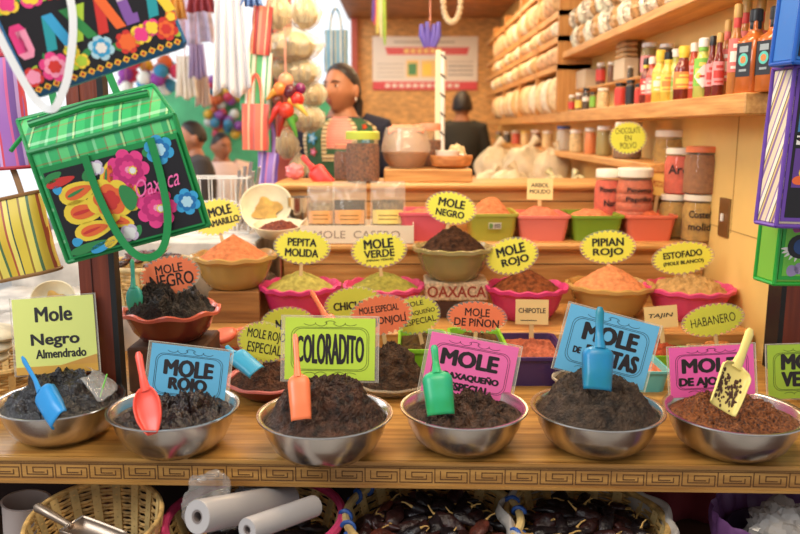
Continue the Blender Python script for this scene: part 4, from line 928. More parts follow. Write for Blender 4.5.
for i, (px, py, Y, rx, h, m, l) in enumerate([(490, 170, 3.6, .10, .15, SACK, 'white plastic sack leftmost on the side counter'), (510, 168, 3.35, .12, .17, SACK, 'plump white sack second from left on the side counter'), (535, 172, 3.2, .10, .13, SACK, 'knotted white sack above the ARBOL MOLIDO sign'), (556, 170, 3.25, .10, .15, SACK2, 'clear sack of greenish goods on the side counter'), (578, 172, 3.4, .09, .14, SACK2, 'clear sack at the right end of the side counter'), (497, 150, 4.4, .14, .25, SACK, 'tall white sack at the back left of the side counter'), (527, 152, 4.3, .16, .26, SACK, 'large white sack at the back of the side counter'), (553, 152, 4.2, .12, .24, SACK, 'white sack at the back right of the side counter')]):
    c = W(px, py, Y); sack(c.x, Y, 1.02, rx*.86, rx*.62, h, m, l, i+1)
# ------------------------------------------------------------------ left side goods and background stall
# support for the left goods
mb = MB(); mb.rbox(-1.25, -.66, 2.12, 2.44, 0, .855, mat('grey_wood', (206, 198, 188), .7, var=.2, vscale=10), .004); tag(mb.build('side_stand', smooth=False), 'pale grey stand under the small basket of rusty chilies', 'stand')
mb = MB(); mb.rbox(-1.25, -.46, 2.45, 2.95, 0, .995, mat('grey_wood', (0,0,0)), .004)
tag(mb.build('side_stand', smooth=False), 'pale grey stand under the wire rack and gourds on the left', 'stand')
WICK = mat('wicker_tan', (196, 156, 92), .6, var=.25, vscale=50); WICK2 = mat('wicker_stave', (214, 182, 120), .55, var=.2, vscale=20)
def basket(name, label, loc, rt, rb, h, rimm, tilt=(0, 0), staves=18, rows=24, weave=WICK, stave=WICK2, rimr=.008, wrap=None):
    t = thing(name, label, 'basket', loc, (tilt[0], tilt[1], 0), 'wicker baskets')
    mb = MB(); n = staves*4
    for i in range(rows):
        q = (i+.5)/rows; r = rb+(rt-rb)*q; z = h*q; pts = []
        for j in range(n):
            a = 2*PI*j/n; w_ = .0028*math.cos(a*staves/1.0*1.0 + PI*(i % 2)); pts.append(((r+w_)*math.cos(a), (r+w_)*math.sin(a), z))
        hh = h/rows*.52; vs = []; fs = []
        for p in pts:
            k = Vector((p[0], p[1], 0)).normalized()*.0024
            vs += [(p[0]-k.x, p[1]-k.y, z), (p[0], p[1], z+hh), (p[0]+k.x, p[1]+k.y, z), (p[0], p[1], z-hh)]
        for j in range(n):
            for e in range(4): fs.append((j*4+e, j*4+(e+1) % 4, ((j+1) % n)*4+(e+1) % 4, ((j+1) % n)*4+e))
        mb.add(vs, fs, weave)
    mb.lathe([(0, .001), (rb, .001), (rb, .005), (0, .005)], 40, weave)
    mb.build('weave', t)
    mb = MB()
    for k in range(staves):
        a = 2*PI*(k+.5)/staves; d = rt*.13
        pts = []
        for q in (0, .25, .5, .75, 1): r = rb+(rt-rb)*q; pts.append((r, h*q))
        vs = []
        for (r, z) in pts:
            for (e, s) in ((-.0045, -1), (-.0045, 1), (.0045, 1), (.0045, -1)):
                vs.append(((r+e)*math.cos(a)-s*d/2*math.sin(a), (r+e)*math.sin(a)+s*d/2*math.cos(a), z))
        fs = [(i*4+e, i*4+(e+1) % 4, i*4+4+(e+1) % 4, i*4+4+e) for i in range(4) for e in range(4)]
        mb.add(vs, fs, stave)
    mb.build('stave', t)
    mb = MB(); N = 96; mb.tube([((rt)*math.cos(2*PI*j/N), (rt)*math.sin(2*PI*j/N), h) for j in range(N+1)], rimr, 8, rimm)
    if wrap:
        for k in range(24):
            if k % 3 == 2: continue
            a0 = 2*PI*k/24; mb.tube([((rt+.0105*math.cos(u*2*PI))*math.cos(a0+u*.16), (rt+.0105*math.cos(u*2*PI))*math.sin(a0+u*.16), h+.0105*math.sin(u*2*PI)) for u in [i/12 for i in range(13)]], .0045, 6, wrap, flat=2.2 if False else 1.0)
    mb.build('rim', t)
    return t
# chilies
CH = [mat('dried_chili_dark', (50, 24, 22), .38, var=.4, vscale=30, bump=.4, bscale=90), mat('dried_chili_black', (30, 21, 23), .34, var=.4, vscale=30, bump=.4, bscale=90), mat('dried_chili_rust', (92, 42, 30), .42, var=.4, vscale=30, bump=.4, bscale=90)]
STEM = mat('chili_stem', (190, 150, 84), .7)
def chili(seed, m, L, r):
    mb = MB(); off = Vector((seed*2.2, 0, seed)); rings = []
    bend = RND.uniform(-.5, .5)
    for i in range(15):
        u = i/14; e = (math.sin(PI*min(1, u*.93+.05))**.6)*(1-.55*u)*1.25
        cx = -L/2+u*L; cy = bend*L*.3*u*u
        rings.append([(cx, cy + r*e*math.cos(a)*(1+.35*noise.noise(Vector((u*5, math.cos(a)*1.2, math.sin(a)*1.2))+off)), r*.62*e*math.sin(a)*(1+.4*noise.noise(Vector((u*6, math.cos(a)*1.4, math.sin(a)*1.4+5))+off))) for a in [2*PI*j/12 for j in range(12)]])
    mb.loft(rings, m); o = mb.build('dried_chili', ang=75)
    mb = MB(); mb.tube([(-L/2+.002, 0, 0), (-L/2-.008, .002, .002), (-L/2-.016, .006, .004), (-L/2-.024, .012, .003)], [.0045, .002, .0017, .0014], 6, STEM); mb.build('stem', o)
    return o
CHP = []
def chili_pile(cx, cy, cz, R, dome, n, label, group, kinds, L=.075, ry=None, tilt=0, seed=0):
    rr = random.Random(seed)
    for k in range(n):
        q = math.sqrt((k+.5)/n)*.95; a = k*2.39996; x = cx+R*q*math.cos(a); y = cy+(ry or R)*q*math.sin(a); z = cz+dome*(1-q*q)+rr.uniform(-.003, .012) - tilt*(y-cy)
        rot = (rr.uniform(-.7, .7), rr.uniform(-.5, .5), rr.uniform(0, 6.28)); sc = rr.uniform(.85, 1.15)*L/.075
        kd = rr.choice(kinds); key = (kd, k % 2)
        pr = [p for p in CHP if p[0] == key]
        if not pr:
            o = chili(len(CHP)+3, CH[kd], .075, .019); CHP.append((key, o)); tag(o, label, 'chili', group)
            o.location = (x, y, z); o.rotation_euler = rot; o.scale = (sc,)*3
        else: dup(pr[0][1], (x, y, z), rot, label, sc, group)
# baskets under the counter
def under(px, py, Y): return W(px, py, Y)
c = under(94, 515, 1.36)
bk = basket('wicker_basket', 'tan wicker basket with wide pale staves and a metal scoop, leftmost under the counter', (c.x, 1.39, .44), .122, .088, .19, WICK, tilt=(.16, 0), rimr=.005)
heap((c.x, 1.385, .53, .10, .05), .02, pastem('tan_seed_husks', (170, 130, 92), (96, 68, 46), .7, 90), 'pale brown husks inside the tan wicker basket', 51, 'dried_husks', 'husks', rough=.008, lump=.012, p=2)
# metal scoop
t = thing('metal_scoop', 'grey metal scoop with round handle lying in the wicker basket', 'scoop', W(62, 519, 1.27), (0, .12, -.35))
mb = MB(); mb.grid(lambda u, v: (.02+u*.10, -.028*math.cos(v*PI)*(1-.15*u*u), -.022*math.sin(v*PI)), 10, 12, mat('worn_steel', (150, 132, 116), .38, 1.0)); mb.add([(.02, -.028*math.cos(v*PI/12), -.022*math.sin(v*PI/12)) for v in range(13)], [tuple(range(13))], STEEL); mb.build('blade', t, solid=.001)
mb = MB(); mb.tube([(.022, 0, -.008), (-.02, 0, .0), (-.055, 0, .006), (-.06, 0, .006)], [.006, .0075, .0085, .005], 12, mat('worn_steel', (0,0,0))); mb.build('handle', t)
c2 = W(22, 520, 1.52)
mb = MB(); mb.lathe([(0, 0), (.03, 0), (.04, .02), (.046, .12), (.049, .125), (.044, .125), (.036, .03), (0, .02)], 36, mat('pale_clay', (206, 190, 182), .6)); tag(mb.build('clay_cup', loc=(c2.x, 1.52, .46), rot=(0, .1, 0)), 'pale clay beaker on the dark shelf left of the wicker basket', 'cup')
mb = MB(); mb.rbox(-.06, .06, -.06, .06, 0, .07, mat('dark_stained_wood', (0,0,0)), .003); tag(mb.build('wooden_crate', loc=(c2.x, 1.52, .39), smooth=False), 'dark crate below the pale clay beaker', 'crate')
PINKR = mat('pink_rim_cloth', (206, 60, 106), .7)
c = under(254, 508, 1.42)
basket('wicker_basket', 'wicker basket with a pink rim holding plastic bag rolls', (c.x, 1.43, .43), .172, .12, .165, PINKR, rimr=.009, weave=WICK)
chili_pile(c.x, 1.43, .545, .135, .025, 26, 'dark dried chili in the pink rimmed basket', 'chilies in the pink rimmed basket', [0, 1, 1], seed=3)
c_p = c
c = under(433, 506, 1.42)
basket('wicker_basket', 'wicker basket with a blue wrapped rim full of dark red chilies', (c.x, 1.43, .43), .172, .12, .170, WICK2, rimr=.008, wrap=mat('blue_ribbon', (40, 84, 160), .5))
chili_pile(c.x, 1.42, .565, .143, .034, 60, 'dark red dried chili with pale stem in the blue rimmed basket', 'chilies in the blue rimmed basket', [0, 0, 1, 1, 2], L=.062, seed=4)
c = under(587, 510, 1.42)
basket('wicker_basket', 'wicker basket lined with grey white cloth, full of blackish chilies', (c.x, 1.43, .43), .155, .11, .165, WICK, rimr=.007)
mb = MB()
def liner(u, v):
    a = u*2*PI; r = .150 + .022*v + .006*math.sin(a*9)+.006*noise.noise(Vector((math.cos(a)*3, math.sin(a)*3, v*2)))
    return (r*math.cos(a), r*math.sin(a), .13+.048*math.sin(v*PI*.80) + .006*noise.noise(Vector((math.cos(a)*4, math.sin(a)*4, 7))))
mb.grid(liner, 90, 10, mat('grey_white_cloth', (178, 168, 158), .8)); tag(mb.build('cloth_liner', loc=(c.x, 1.43, .43), solid=.003), 'grey white cloth folded over the rim of the rightmost chili basket', 'cloth')
chili_pile(c.x, 1.42, .560, .128, .032, 52, 'blackish dried chili with pale stem in the cloth lined basket', 'chilies in the cloth lined basket', [1, 1, 0], L=.062, seed=5)
# plastic bag rolls
ROLL = mat('plastic_roll', (176, 170, 168), .22, var=.06, vscale=3); ROLLIN = mat('grey_core', (120, 108, 104), .7)
def roll(p0, p1, r, label):
    p0 = Vector(p0); p1 = Vector(p1); d = p1-p0; L = d.length
    t = thing('bag_roll', label, 'roll', p0, d.to_track_quat('Z', 'Y').to_euler(), 'rolls of clear plastic bags')
    mb = MB(); mb.lathe([(r*.42, 0), (r*.97, 0), (r, .003), (r*1.0, L*.5), (r, L-.003), (r*.97, L), (r*.42, L), (r*.42, 0)], 36, ROLL); mb.build('film', t)
    mb = MB(); mb.lathe([(r*.30, .001), (r*.42, .001), (r*.42, L-.001), (r*.30, L-.001), (r*.30, .001)], 24, ROLLIN); mb.build('core', t)
roll(W(197, 517, 1.23), W(288, 499, 1.44), .029, 'thick roll of clear plastic bags, upper of the two in the pink rimmed basket')
roll(W(247, 530, 1.19), W(314, 506, 1.33), .020, 'slimmer roll of clear plastic bags, lower right in the pink rimmed basket')
mb = MB()
def crumple(cx, cy, cz, R, seed):
    def fn(d): return 1 + .35*noise.fractal(d*2.4+Vector((seed, 0, 0)), .8, 2.2, 4)
    return fn
p = W(206, 500, 1.36); mb.ell((0, 0, 0), (.046, .034, .056), film('clear_crumpled', (196, 190, 184), .26, .06), 40, 26, fn=lambda d: 1+.30*noise.fractal(d*1.7+Vector((3, 0, 0)), 1.0, 2.2, 3)); tag(mb.build('crumpled_bag', loc=p, rot=(0, .3, 0), ang=20), 'crumpled clear plastic bag standing above the thick bag roll', 'plastic bag')
mb = MB(); p = W(262, 500, 1.42); mb.ell((0, 0, 0), (.06, .03, .03), film('grey_crumpled', (150, 150, 156), .7, .15), 30, 20, fn=crumple(0, 0, 0, 1, 8)); tag(mb.build('crumpled_bag', loc=p, ang=20), 'dull grey crumpled plastic bag behind the two bag rolls', 'plastic bag')
# violet lined bin at the right
c = W(782, 508, 1.42)
t = thing('lined_bin', 'bin lined with a violet plastic bag at the lower right', 'bin', (c.x, 1.42, .39))
mb = MB(); mb.lathe([(0, 0), (.075, 0), (.098, .18), (.094, .18), (.072, .005), (0, .005)], 40, mat('dark_bin', (60, 40, 66), .5)); mb.build('bin', t)
mb = MB()
def vf(u, v):
    a = u*2*PI; r = .092 + .034*math.sin(v*PI*.75)*1.0 ; r += .008*noise.noise(Vector((math.cos(a)*4, math.sin(a)*4, v*4))) + .0025*math.sin(a*23+v*3)
    return (r*math.cos(a), r*math.sin(a), .10+.120*math.sin(min(1, v*1.35)*PI*.5) - .10*max(0, v-.62)/.38 + .008*noise.noise(Vector((math.cos(a)*2, math.sin(a)*2, 3))))
mb.grid(vf, 110, 18, mat('violet_plastic_bag', (112, 70, 118), .4)); mb.build('liner', t, solid=.002)
mb = MB(); mb.ell((0, 0, 0), (.072, .07, .055), film('clear_silver', (206, 198, 190), .62, .1), 40, 24, fn=crumple(0, 0, 0, 1, 12)); tag(mb.build('crumpled_bag', loc=(c.x+.012, 1.42, .565), ang=20), 'crumpled clear bag stuffed inside the violet lined bin', 'plastic bag')

# goods on the left stand
c = W(150, 262, 2.26)
basket('wicker_basket', 'small wicker basket of rusty chilies behind the MOLE NEGRO orange star', (c.x, 2.26, .855), .13, .11, .105, WICK2, staves=14, rows=9)
chili_pile(c.x, 2.26, .955, .10, .03, 26, 'rusty dried chili in the small basket at the left', 'chilies in the small left basket', [2, 2, 0], .05, seed=6)
GOURD = mat('pale_gourd', (232, 218, 182), .5, var=.08, vscale=14); GIN = mat('tan_paste_fill', (196, 152, 74), .7, var=.2, vscale=30); 
def gourd(loc, r, tilt, label, yaw=0, fill=True):
    t = thing('gourd_bowl', label, 'gourd', loc, (tilt, 0, yaw), 'halved gourd bowls')
    mb = MB(); mb.lathe([(0, 0), (r*.4, .004), (r*.75, r*.18), (r*.96, r*.48), (r, r*.58), (r*.95, r*.58), (r*.72, r*.24), (r*.38, r*.12), (0, r*.10)], 40, GOURD, mod=lambda a, rr, z: (rr*(1+.03*math.sin(a*3)), z)); mb.build('shell', t)
    if fill:
        mb = MB(); pts = [(r*(.52+.10*math.sin(a*4)+.06*math.sin(a*7+1))*math.cos(a), r*(.50+.10*math.sin(a*4))*math.sin(a)) for a in [2*PI*i/40 for i in range(40)]]
        mb.add([(0, 0, r*.21)] + [(x, y, r*.24) for x, y in pts], [(0, 1+i, 1+(i+1) % 40) for i in range(40)], GIN); mb.build('stuffing', t)
    return t
c = W(266, 210, 2.62); gourd((c.x, 2.66, c.z-.012), .088, 1.05, 'pale halved gourd with tan filling tipped toward the viewer, beside the wire rack')
c = W(278, 240, 2.46); b3 = W(278, 226, 2.5)
gourd((b3.x, 2.52, .995), .088, .12, 'pale gourd bowl of red chili flakes below the tipped gourd', fill=False)
mound('chili_flakes', 'red chili flakes in the pale gourd bowl', 'spice', (b3.x, 2.515, 1.032), .066, .022, pastem('red_flake', (176, 84, 52), (110, 40, 24), .6, 150), 61, .006, .010)
b4 = W(262, 262, 2.34); mound('dried_seeds', 'heap of dark mixed seeds between the orange powder bowl and the PEPITA sign', 'seeds', (b4.x-.0, 2.37, .806), .085, .12, pastem('mixed_seed', (150, 116, 82), (52, 34, 26), .6, 140), 62, .010, .016, p=1.5)
gourd(W(50, 297, 1.95)+Vector((0, .03, -.022)), .055, 1.15, 'pale halved gourd with tan filling behind the pale yellow handwritten sign', yaw=.2)
mb = MB(); gp = W(50, 297, 1.95); mb.rbox(-.13, .13, -.06, .09, 0, gp.z-.068, mat('grey_wood', (0,0,0)), .004); tag(mb.build('side_crate', loc=(gp.x-.05, 1.98, 0), smooth=False), 'grey wooden crate stand behind the leftmost steel bowl', 'stand')
# small basket and pale rolls at the left edge
c = W(4, 385, 1.66); basket('wicker_basket', 'low tan basket cut by the left edge beside the handwritten sign', (c.x-.06, 1.74, CT), .11, .10, .085, WICK, staves=12, rows=12)
for k, (px, py) in enumerate([(2, 350), (9, 336), (4, 322)]):
    p = W(px, py, 1.74); mb = MB(); mb.ell((0, 0, 0), (.045, .04, .016), mat('pale_tortilla', (206, 196, 170), .7, var=.2, vscale=20), 20, 10, fn=lambda d: 1+.10*noise.noise(d*3)); tag(mb.build('dried_gourd_piece', loc=(c.x-.07+.012*k, 1.74, CT+.098+.029*k), rot=(.15, .1*k, 0)), ['pale dried round at the bottom of the stack in the left basket', 'pale dried round in the middle of the stack at the left edge', 'pale dried round topmost in the stack at the left edge'][k], 'dried fruit', 'pale dried rounds at the left edge')
# wire rack with knives
t = thing('wire_rack', 'white wire rack holding steel utensils', 'rack', (W(222, 225, 2.7).x, 2.72, .995)); WIRE = mat('white_wire', (226, 224, 220), .4)
mb = MB()
for z in (0.003, .10, .19):
    pts = [(-.10, -.06, z), (.10, -.06, z), (.10, .06, z), (-.10, .06, z), (-.10, -.06, z)]
    for p, q in zip(pts, pts[1:]): mb.tube([p, q], .003, 6, WIRE)
for k in range(6):
    x = -.10+.04*k
    for y in (-.06, .06): mb.tube([(x, y, 0), (x, y, .19)], .0022, 6, WIRE)
mb.build('frame', t)
for k in range(5):
    x0 = W(222, 225, 2.7).x + .045 + .012*k; mb = MB(); mb.rbox(-.006, .006, -.001, .001, 0, .21+.015*(k % 3), STEEL, .0008); tag(mb.build('steel_utensil', loc=(x0, 2.70+.012*(k % 3), 1.0), rot=(-.05, .10+.02*k, 0), smooth=False), 'slim steel utensil standing in the white wire rack', 'utensil', 'utensils in the wire rack')
# metal pot for the red scoop
mb = MB(); mb.lathe([(0, 0), (.036, 0), (.042, .01), (.045, .122), (.048, .126), (.043, .126), (.038, .012), (0, .006)], 36, STEEL); tag(mb.build('metal_pot', loc=(-.338, 2.645, .997)), 'small steel pot behind the left end of the white pouch tray', 'pot')
mb = MB(); mb.ell((0, 0, 0), (.032, .026, .028), mat('pink_plastic_bag', (236, 128, 130), .4), 24, 14, fn=crumple(0, 0, 0, 1, 21)); tag(mb.build('pink_bag', loc=(W(296, 190, 2.9).x+.0, 2.88, LEDGE+.030), ang=30), 'small pink plastic bag left of the red scoop', 'plastic bag')
# pink cloth on a table behind the green bag
t = thing('cloth_table', 'table under a pink cloth across the left opening', 'table', (W(160, 240, 3.3).x, 3.4, 0))
mb = MB(); mb.box(-.22, .22, -.25, .25, .80, .82, PINE)
for sx in (-.19, .19):
    for sy in (-.2, .2): mb.box(sx-.02, sx+.02, sy-.02, sy+.02, 0, .80, PINE)
mb.build('table', t, smooth=False)
mb = MB(); mb.grid(lambda u, v: (-.24+.48*u, -.262 - .008*math.sin(u*30), .83-.26*v), 40, 4, mat('pink_cloth', (232, 146, 140), .8)); mb.box(-.24, .24, -.26, .26, .822, .832, mat('pink_cloth', (0,0,0))); mb.build('cloth', t)
# ------------------------------------------------------------------ hanging bags
def flower(mb, cx, cz, r, y, cols, petals=6, M=None, sq=1.0, a0=0.0, wob=.25):
    """layered printed blossom, biggest ring first"""
    for k, m in enumerate(cols):
        rr = r*(1-.28*k); pts = []
        for i in range(petals*8):
            a = 2*PI*i/(petals*8); q = rr*(1-wob + wob*abs(math.sin(petals*(a+k*.4)/2))**.6)
            pts.append((cx+q*math.cos(a+a0), cz+q*sq*math.sin(a+a0)))
        mb.flat(pts, y-.0003*(k+1), m, M)
def leaf(mb, cx, cz, L, wd, ang, y, m, M=None):
    c, s = math.cos(ang), math.sin(ang); pts = []
    for i in range(20):
        a = 2*PI*i/20; x = L/2*math.cos(a); z = wd/2*math.sin(a)*(1-.3*math.cos(a)); pts.append((cx+x*c-z*s, cz+x*s+z*c))
    mb.flat(pts, y, m, M)
def strip(mb, pts, wd, y, m, M=None):
    for p, q in zip(pts, pts[1:]):
        d = Vector((q[0]-p[0], 0, q[1]-p[1])); L = max(1e-6, d.length); n = Vector((-d.z, 0, d.x))/L*wd/2
        P = Vector((p[0], y, p[1])); Q = Vector((q[0], y, q[1])); mb.add([P-n, Q-n, Q+n, P+n], [(0, 1, 2, 3)], m, M)
def strap(name, parent, pts, wd, m, th=.0022, face=(0, 1, 0)):
    """flat webbing along 3-D points, broad side across `side`"""
    mb = MB(); pts = [Vector(p) for p in pts]; rings = []
    P = []
    for i in range(len(pts)-1):                # catmull-rom smoothing
        p0 = pts[max(0, i-1)]; p1 = pts[i]; p2 = pts[i+1]; p3 = pts[min(len(pts)-1, i+2)]
        for k in range(6):
            t = k/6; P.append(.5*((2*p1)+(p2-p0)*t+(2*p0-5*p1+4*p2-p3)*t*t+(3*p1-p0-3*p2+p3)*t**3))
    P.append(pts[-1]); f = Vector(face)
    for i, p in enumerate(P):
        t = (P[min(i+1, len(P)-1)]-P[max(0, i-1)]).normalized(); sd = t.cross(f).normalized(); n = sd.cross(t).normalized()
        rings.append([p+sd*wd/2-n*th/2, p+sd*wd/2+n*th/2, p-sd*wd/2+n*th/2, p-sd*wd/2-n*th/2])
    mb.loft(rings, m); return mb.build(name, parent, ang=50)
def ink(n, rgb): return mat('print_'+n, rgb, .35)
PBK = ink('black', (26, 22, 26)); PYE = ink('yellow', (240, 204, 60)); POR = ink('orange', (232, 104, 48)); PRD = ink('red', (206, 52, 46)); PPK = ink('hot_pink', (228, 62, 132)); PPK2 = ink('pale_pink', (240, 150, 180)); PBL = ink('sky', (56, 156, 204)); PBL2 = ink('ice', (170, 208, 222)); PGR = ink('green', (50, 132, 70)); PLM = ink('lime', (170, 200, 60)); PLI = ink('lilac', (206, 186, 206)); PPU = ink('purple', (128, 84, 160)); PTL = ink('teal', (40, 150, 160)); PWH = ink('white', (230, 226, 220))

# big green plaid bag, upper left
PLAID = stripes('green_plaid', 0, .085, [((64, 186, 104), 3), ((38, 150, 78), 2), ((150, 214, 160), 1), ((44, 168, 92), 3), ((150, 90, 60), .5), ((110, 206, 120), 3), ((40, 140, 90), 2), ((196, 226, 150), .7), ((30, 60, 40), .4)], .3, 2, [((80, 190, 120), 4), ((40, 160, 90), 2), ((190, 226, 190), 1), ((50, 170, 100), 3), ((160, 100, 70), .5)], .06)
GRIM = mat('green_webbing', (22, 134, 66), .45)
c0 = W(68, 262, 1.40); roll_ = math.radians(14.5)
t = thing('plaid_tote_bag', 'large green plaid tote with black flower panel reading Oaxaca, hung at upper left', 'bag', c0, (.04, -roll_, .06))
s_ = S(180, 1.40); bw, bh = 148*s_, 114*s_; dx, dz, dd = -.046, .066, .12
def hexa(mb, x0, x1, z0, z1, m):
    # front face at y=0, back pushed to (dx, dd, dz at the top)
    fr = [(x0, 0, z0), (x1, 0, z0), (x1, 0, z1), (x0, 0, z1)]; bk_ = [(x0+dx, dd, z0+.01), (x1+dx*.6, dd, z0+.01), (x1+dx, dd, z1+dz), (x0+dx, dd, z1+dz)]
    return fr, bk_
mb = MB(); fr, bk_ = hexa(mb, 0, bw, 0, bh, PLAID)
def q4(mb, a, b, c, d, m, n=14, bulge=0, dirv=(0, -1, 0)):
    a, b, c, d = map(Vector, (a, b, c, d)); dv = Vector(dirv)
    mb.grid(lambda u, v: (a*(1-u)+b*u)*(1-v)+(d*(1-u)+c*u)*v + dv*bulge*math.sin(PI*u)*math.sin(PI*v), n, n, m)
q4(mb, fr[0], fr[1], fr[2], fr[3], PLAID, bulge=.006); q4(mb, bk_[0], bk_[1], bk_[2], bk_[3], PLAID, bulge=-.006)
q4(mb, bk_[0], fr[0], fr[3], bk_[3], PLAID, bulge=.006, dirv=(-1, 0, 0)); q4(mb, fr[1], bk_[1], bk_[2], fr[2], PLAID, bulge=.006, dirv=(1, 0, 0))
q4(mb, fr[3], fr[2], bk_[2], bk_[3], PLAID, bulge=.012, dirv=(0, -.4, .9)); q4(mb, fr[0], fr[1], bk_[1], bk_[0], PLAID)
mb.build('body', t, ang=60)
mb = MB()
for a, b in ((0, 1), (1, 2), (2, 3), (3, 0)):
    mb.tube([fr[a], fr[b]], .0045, 8, GRIM); mb.tube([bk_[a], bk_[b]], .0045, 8, GRIM)
for a in range(4): mb.tube([fr[a], bk_[a]], .0035, 8, GRIM)
mb.build('piping', t)
mb = MB()
zp = [(Vector(fr[3])*(1-.55)+Vector(bk_[3])*.55)+Vector((.02, -.004, .014)), (Vector(fr[2])*.45+Vector(bk_[2])*.55)+Vector((-.02, -.004, .014))]
mid = (zp[0]+zp[1])/2+Vector((0, -.003, .006))
mb.tube([zp[0], mid, zp[1]], .007, 8, GRIM); mb.tube([zp[0]+Vector((0,-.004,.005)), mid+Vector((0,-.004,.005)), zp[1]+Vector((0,-.004,.005))], .002, 6, mat('zip_teeth', (40, 90, 60), .4)); mb.build('zipper', t)
mb = MB(); px0, px1, pz0, pz1 = bw*.06, bw*.97, bh*.04, bh*.80
mb.box(px0-.004, px1+.004, -.0095, -.001, pz0-.004, pz1+.010, GRIM); mb.box(px0, px1, -.0102, -.0095, pz0, pz1, PBK)
y = -.0104; pw, ph = px1-px0, pz1-pz0
def PX(u): return px0+pw*u
def PZ(v): return pz0+ph*v
# big yellow-orange bloom
for (u, v, L, wd, an) in ((.20, .70, .42, .22, .15), (.20, .47, .44, .26, -.05), (.22, .24, .42, .20, .05), (.45, .80, .30, .17, 1.1), (.56, .52, .34, .20, 1.35), (.42, .27, .30, .16, -.5)):
    leaf(mb, PX(u), PZ(v), L*pw*.72, wd*ph*1.05, an, y, PYE); leaf(mb, PX(u), PZ(v), L*pw*.50, wd*ph*.62, an, y-.0003, POR); leaf(mb, PX(u-.02), PZ(v), L*pw*.34, wd*ph*.16, an+.1, y-.0006, PGR if an > .1 else PRD)
flower(mb, PX(.40), PZ(.52), .17*pw, y-.0008, [PYE, POR, PRD], 5)
leaf(mb, PX(.54), PZ(.50), .12*pw, .30*ph, .1, y-.0018, PGR)
# pink peonies, blue blooms, white buds
for (u, v, r) in ((.60, .80, .155), (.71, .30, .155)):
    flower(mb, PX(u), PZ(v), r*pw, y, [PPK, ink('deep_pink', (190, 40, 110)), PPK, PPK2], 7, a0=.3); flower(mb, PX(u+.03), PZ(v-.02), r*pw*.22, y-.0014, [PYE, PWH], 8)
for (u, v, r) in ((.86, .93, .11), (.94, .28, .10)): flower(mb, PX(u), PZ(v), r*pw, y, [PBL, ink('deep_blue', (30, 110, 170)), PBL2], 6)
for (u, v, r) in ((.38, .91, .06), (.46, .10, .07)): flower(mb, PX(u), PZ(v), r*pw, y, [PLI, PWH], 4)
for (u, v, L, an, m) in ((.10, .86, .22, .1, PRD), (.14, .06, .30, .1, PGR), (.24, .03, .2, .2, PBL), (.32, .06, .14, .4, PYE), (.06, .93, .14, .3, PGR), (.52, .10, .1, .8, PGR), (.78, .92, .10, -.5, PGR), (.80, .30, .12, .2, PGR), (.30, .86, .10, 1, PGR), (.07, .15, .08, 0, PBL), (.06, .78, .07, .4, PBL)): leaf(mb, PX(u), PZ(v), L*pw, .10*ph, an, y-.0002, m)
text(mb, 'Oaxaca', PX(.77), PZ(.575), .34*pw, .20*ph, y-.0022, ink('bright_pink', (244, 110, 170)), -.012, shear=.55, rot=.06)
mb.build('front_panel', t, recalc=False, smooth=False)
strap('front_handle', t, [(bw*.36, -.012, bh*.86), (bw*.365, -.014, bh*.5), (bw*.42, -.022, bh*.10), (bw*.52, -.028, -.022), (bw*.66, -.026, -.020), (bw*.76, -.020, bh*.14), (bw*.80, -.014, bh*.5), (bw*.81, -.012, bh*.86)], .0135, GRIM)
strap('back_handle', t, [(bw*.28+dx, dd, bh+dz-.01), (bw*.36+dx, dd+.02, bh+dz+.16), (bw*.62+dx, dd+.02, bh+dz+.20), (bw*.74+dx, dd, bh+dz-.01)], .0135, GRIM)
mb = MB(); mb.tube([(dx*.5, dd*.5, bh+dz*.5), (dx*.5-.012, dd*.4, bh+.022), (dx*.5-.02, dd*.3, bh+.012)], .004, 6, GRIM); mb.build('tab', t)

# black OAXACA bag, top left
c0 = W(33, 99, 1.13); s_ = S(60, 1.13); roll_ = math.radians(20)
t = thing('black_tote_bag', 'black tote printed OAXACA in rainbow ribbon letters between flower bands, top left corner', 'bag', c0, (.06, -roll_, .24))
bw, bh = 164*s_, 150*s_
BLUEB = mat('blue_webbing', (36, 104, 146), .45)
mb = MB(); mb.rbox(0, bw, 0, .055, 0, bh, BLUEB, .006); mb.build('body', t, smooth=False)
mb = MB(); mb.box(.005, bw-.005, -.0012, .001, .008, bh-.004, PBK); y = -.0015
for k in range(17):
    x = .013+k*(bw-.026)/16; z = .0095
    mb.flat([(x-.0056, z), (x, z-.0052), (x+.0056, z), (x, z+.0052)], y, PYE); mb.flat([(x-.0038, z), (x, z-.0036), (x+.0038, z), (x, z+.0036)], y-.0003, POR); mb.flat([(x-.0017, z), (x, z-.0017), (x+.0017, z), (x, z+.0017)], y-.0006, PBK)
def band(z, seq):
    for (u, r, cols, n, dzz) in seq: flower(mb, bw*u, z+dzz, r, y, cols, n)
LF = [PLM, PGR]
for k in range(9): leaf(mb, bw*(.06+.11*k), .033+.008*math.sin(k*2.1), .026, .009, .6+k, y+.0001, LF[k % 2]); leaf(mb, bw*(.06+.11*k), .128+.008*math.sin(k*2.6), .026, .009, 1.2+k, y+.0001, LF[k % 2])
band(.031, [(.06, .014, [PRD, PPK2], 5, -.004), (.20, .021, [PPK, PPK2, PRD], 6, 0), (.33, .011, [PYE, PLM], 5, .014), (.36, .011, [PYE, PLM], 5, -.004), (.50, .018, [PBL2, PBL, PWH], 6, .004), (.66, .017, [PRD, POR], 7, 0), (.755, .015, [PYE, PPK], 4, .004), (.83, .013, [PPK, PYE], 4, .008), (.91, .017, [PRD, POR, PRD], 6, .0), (.965, .009, [POR, PYE], 5, .014)])
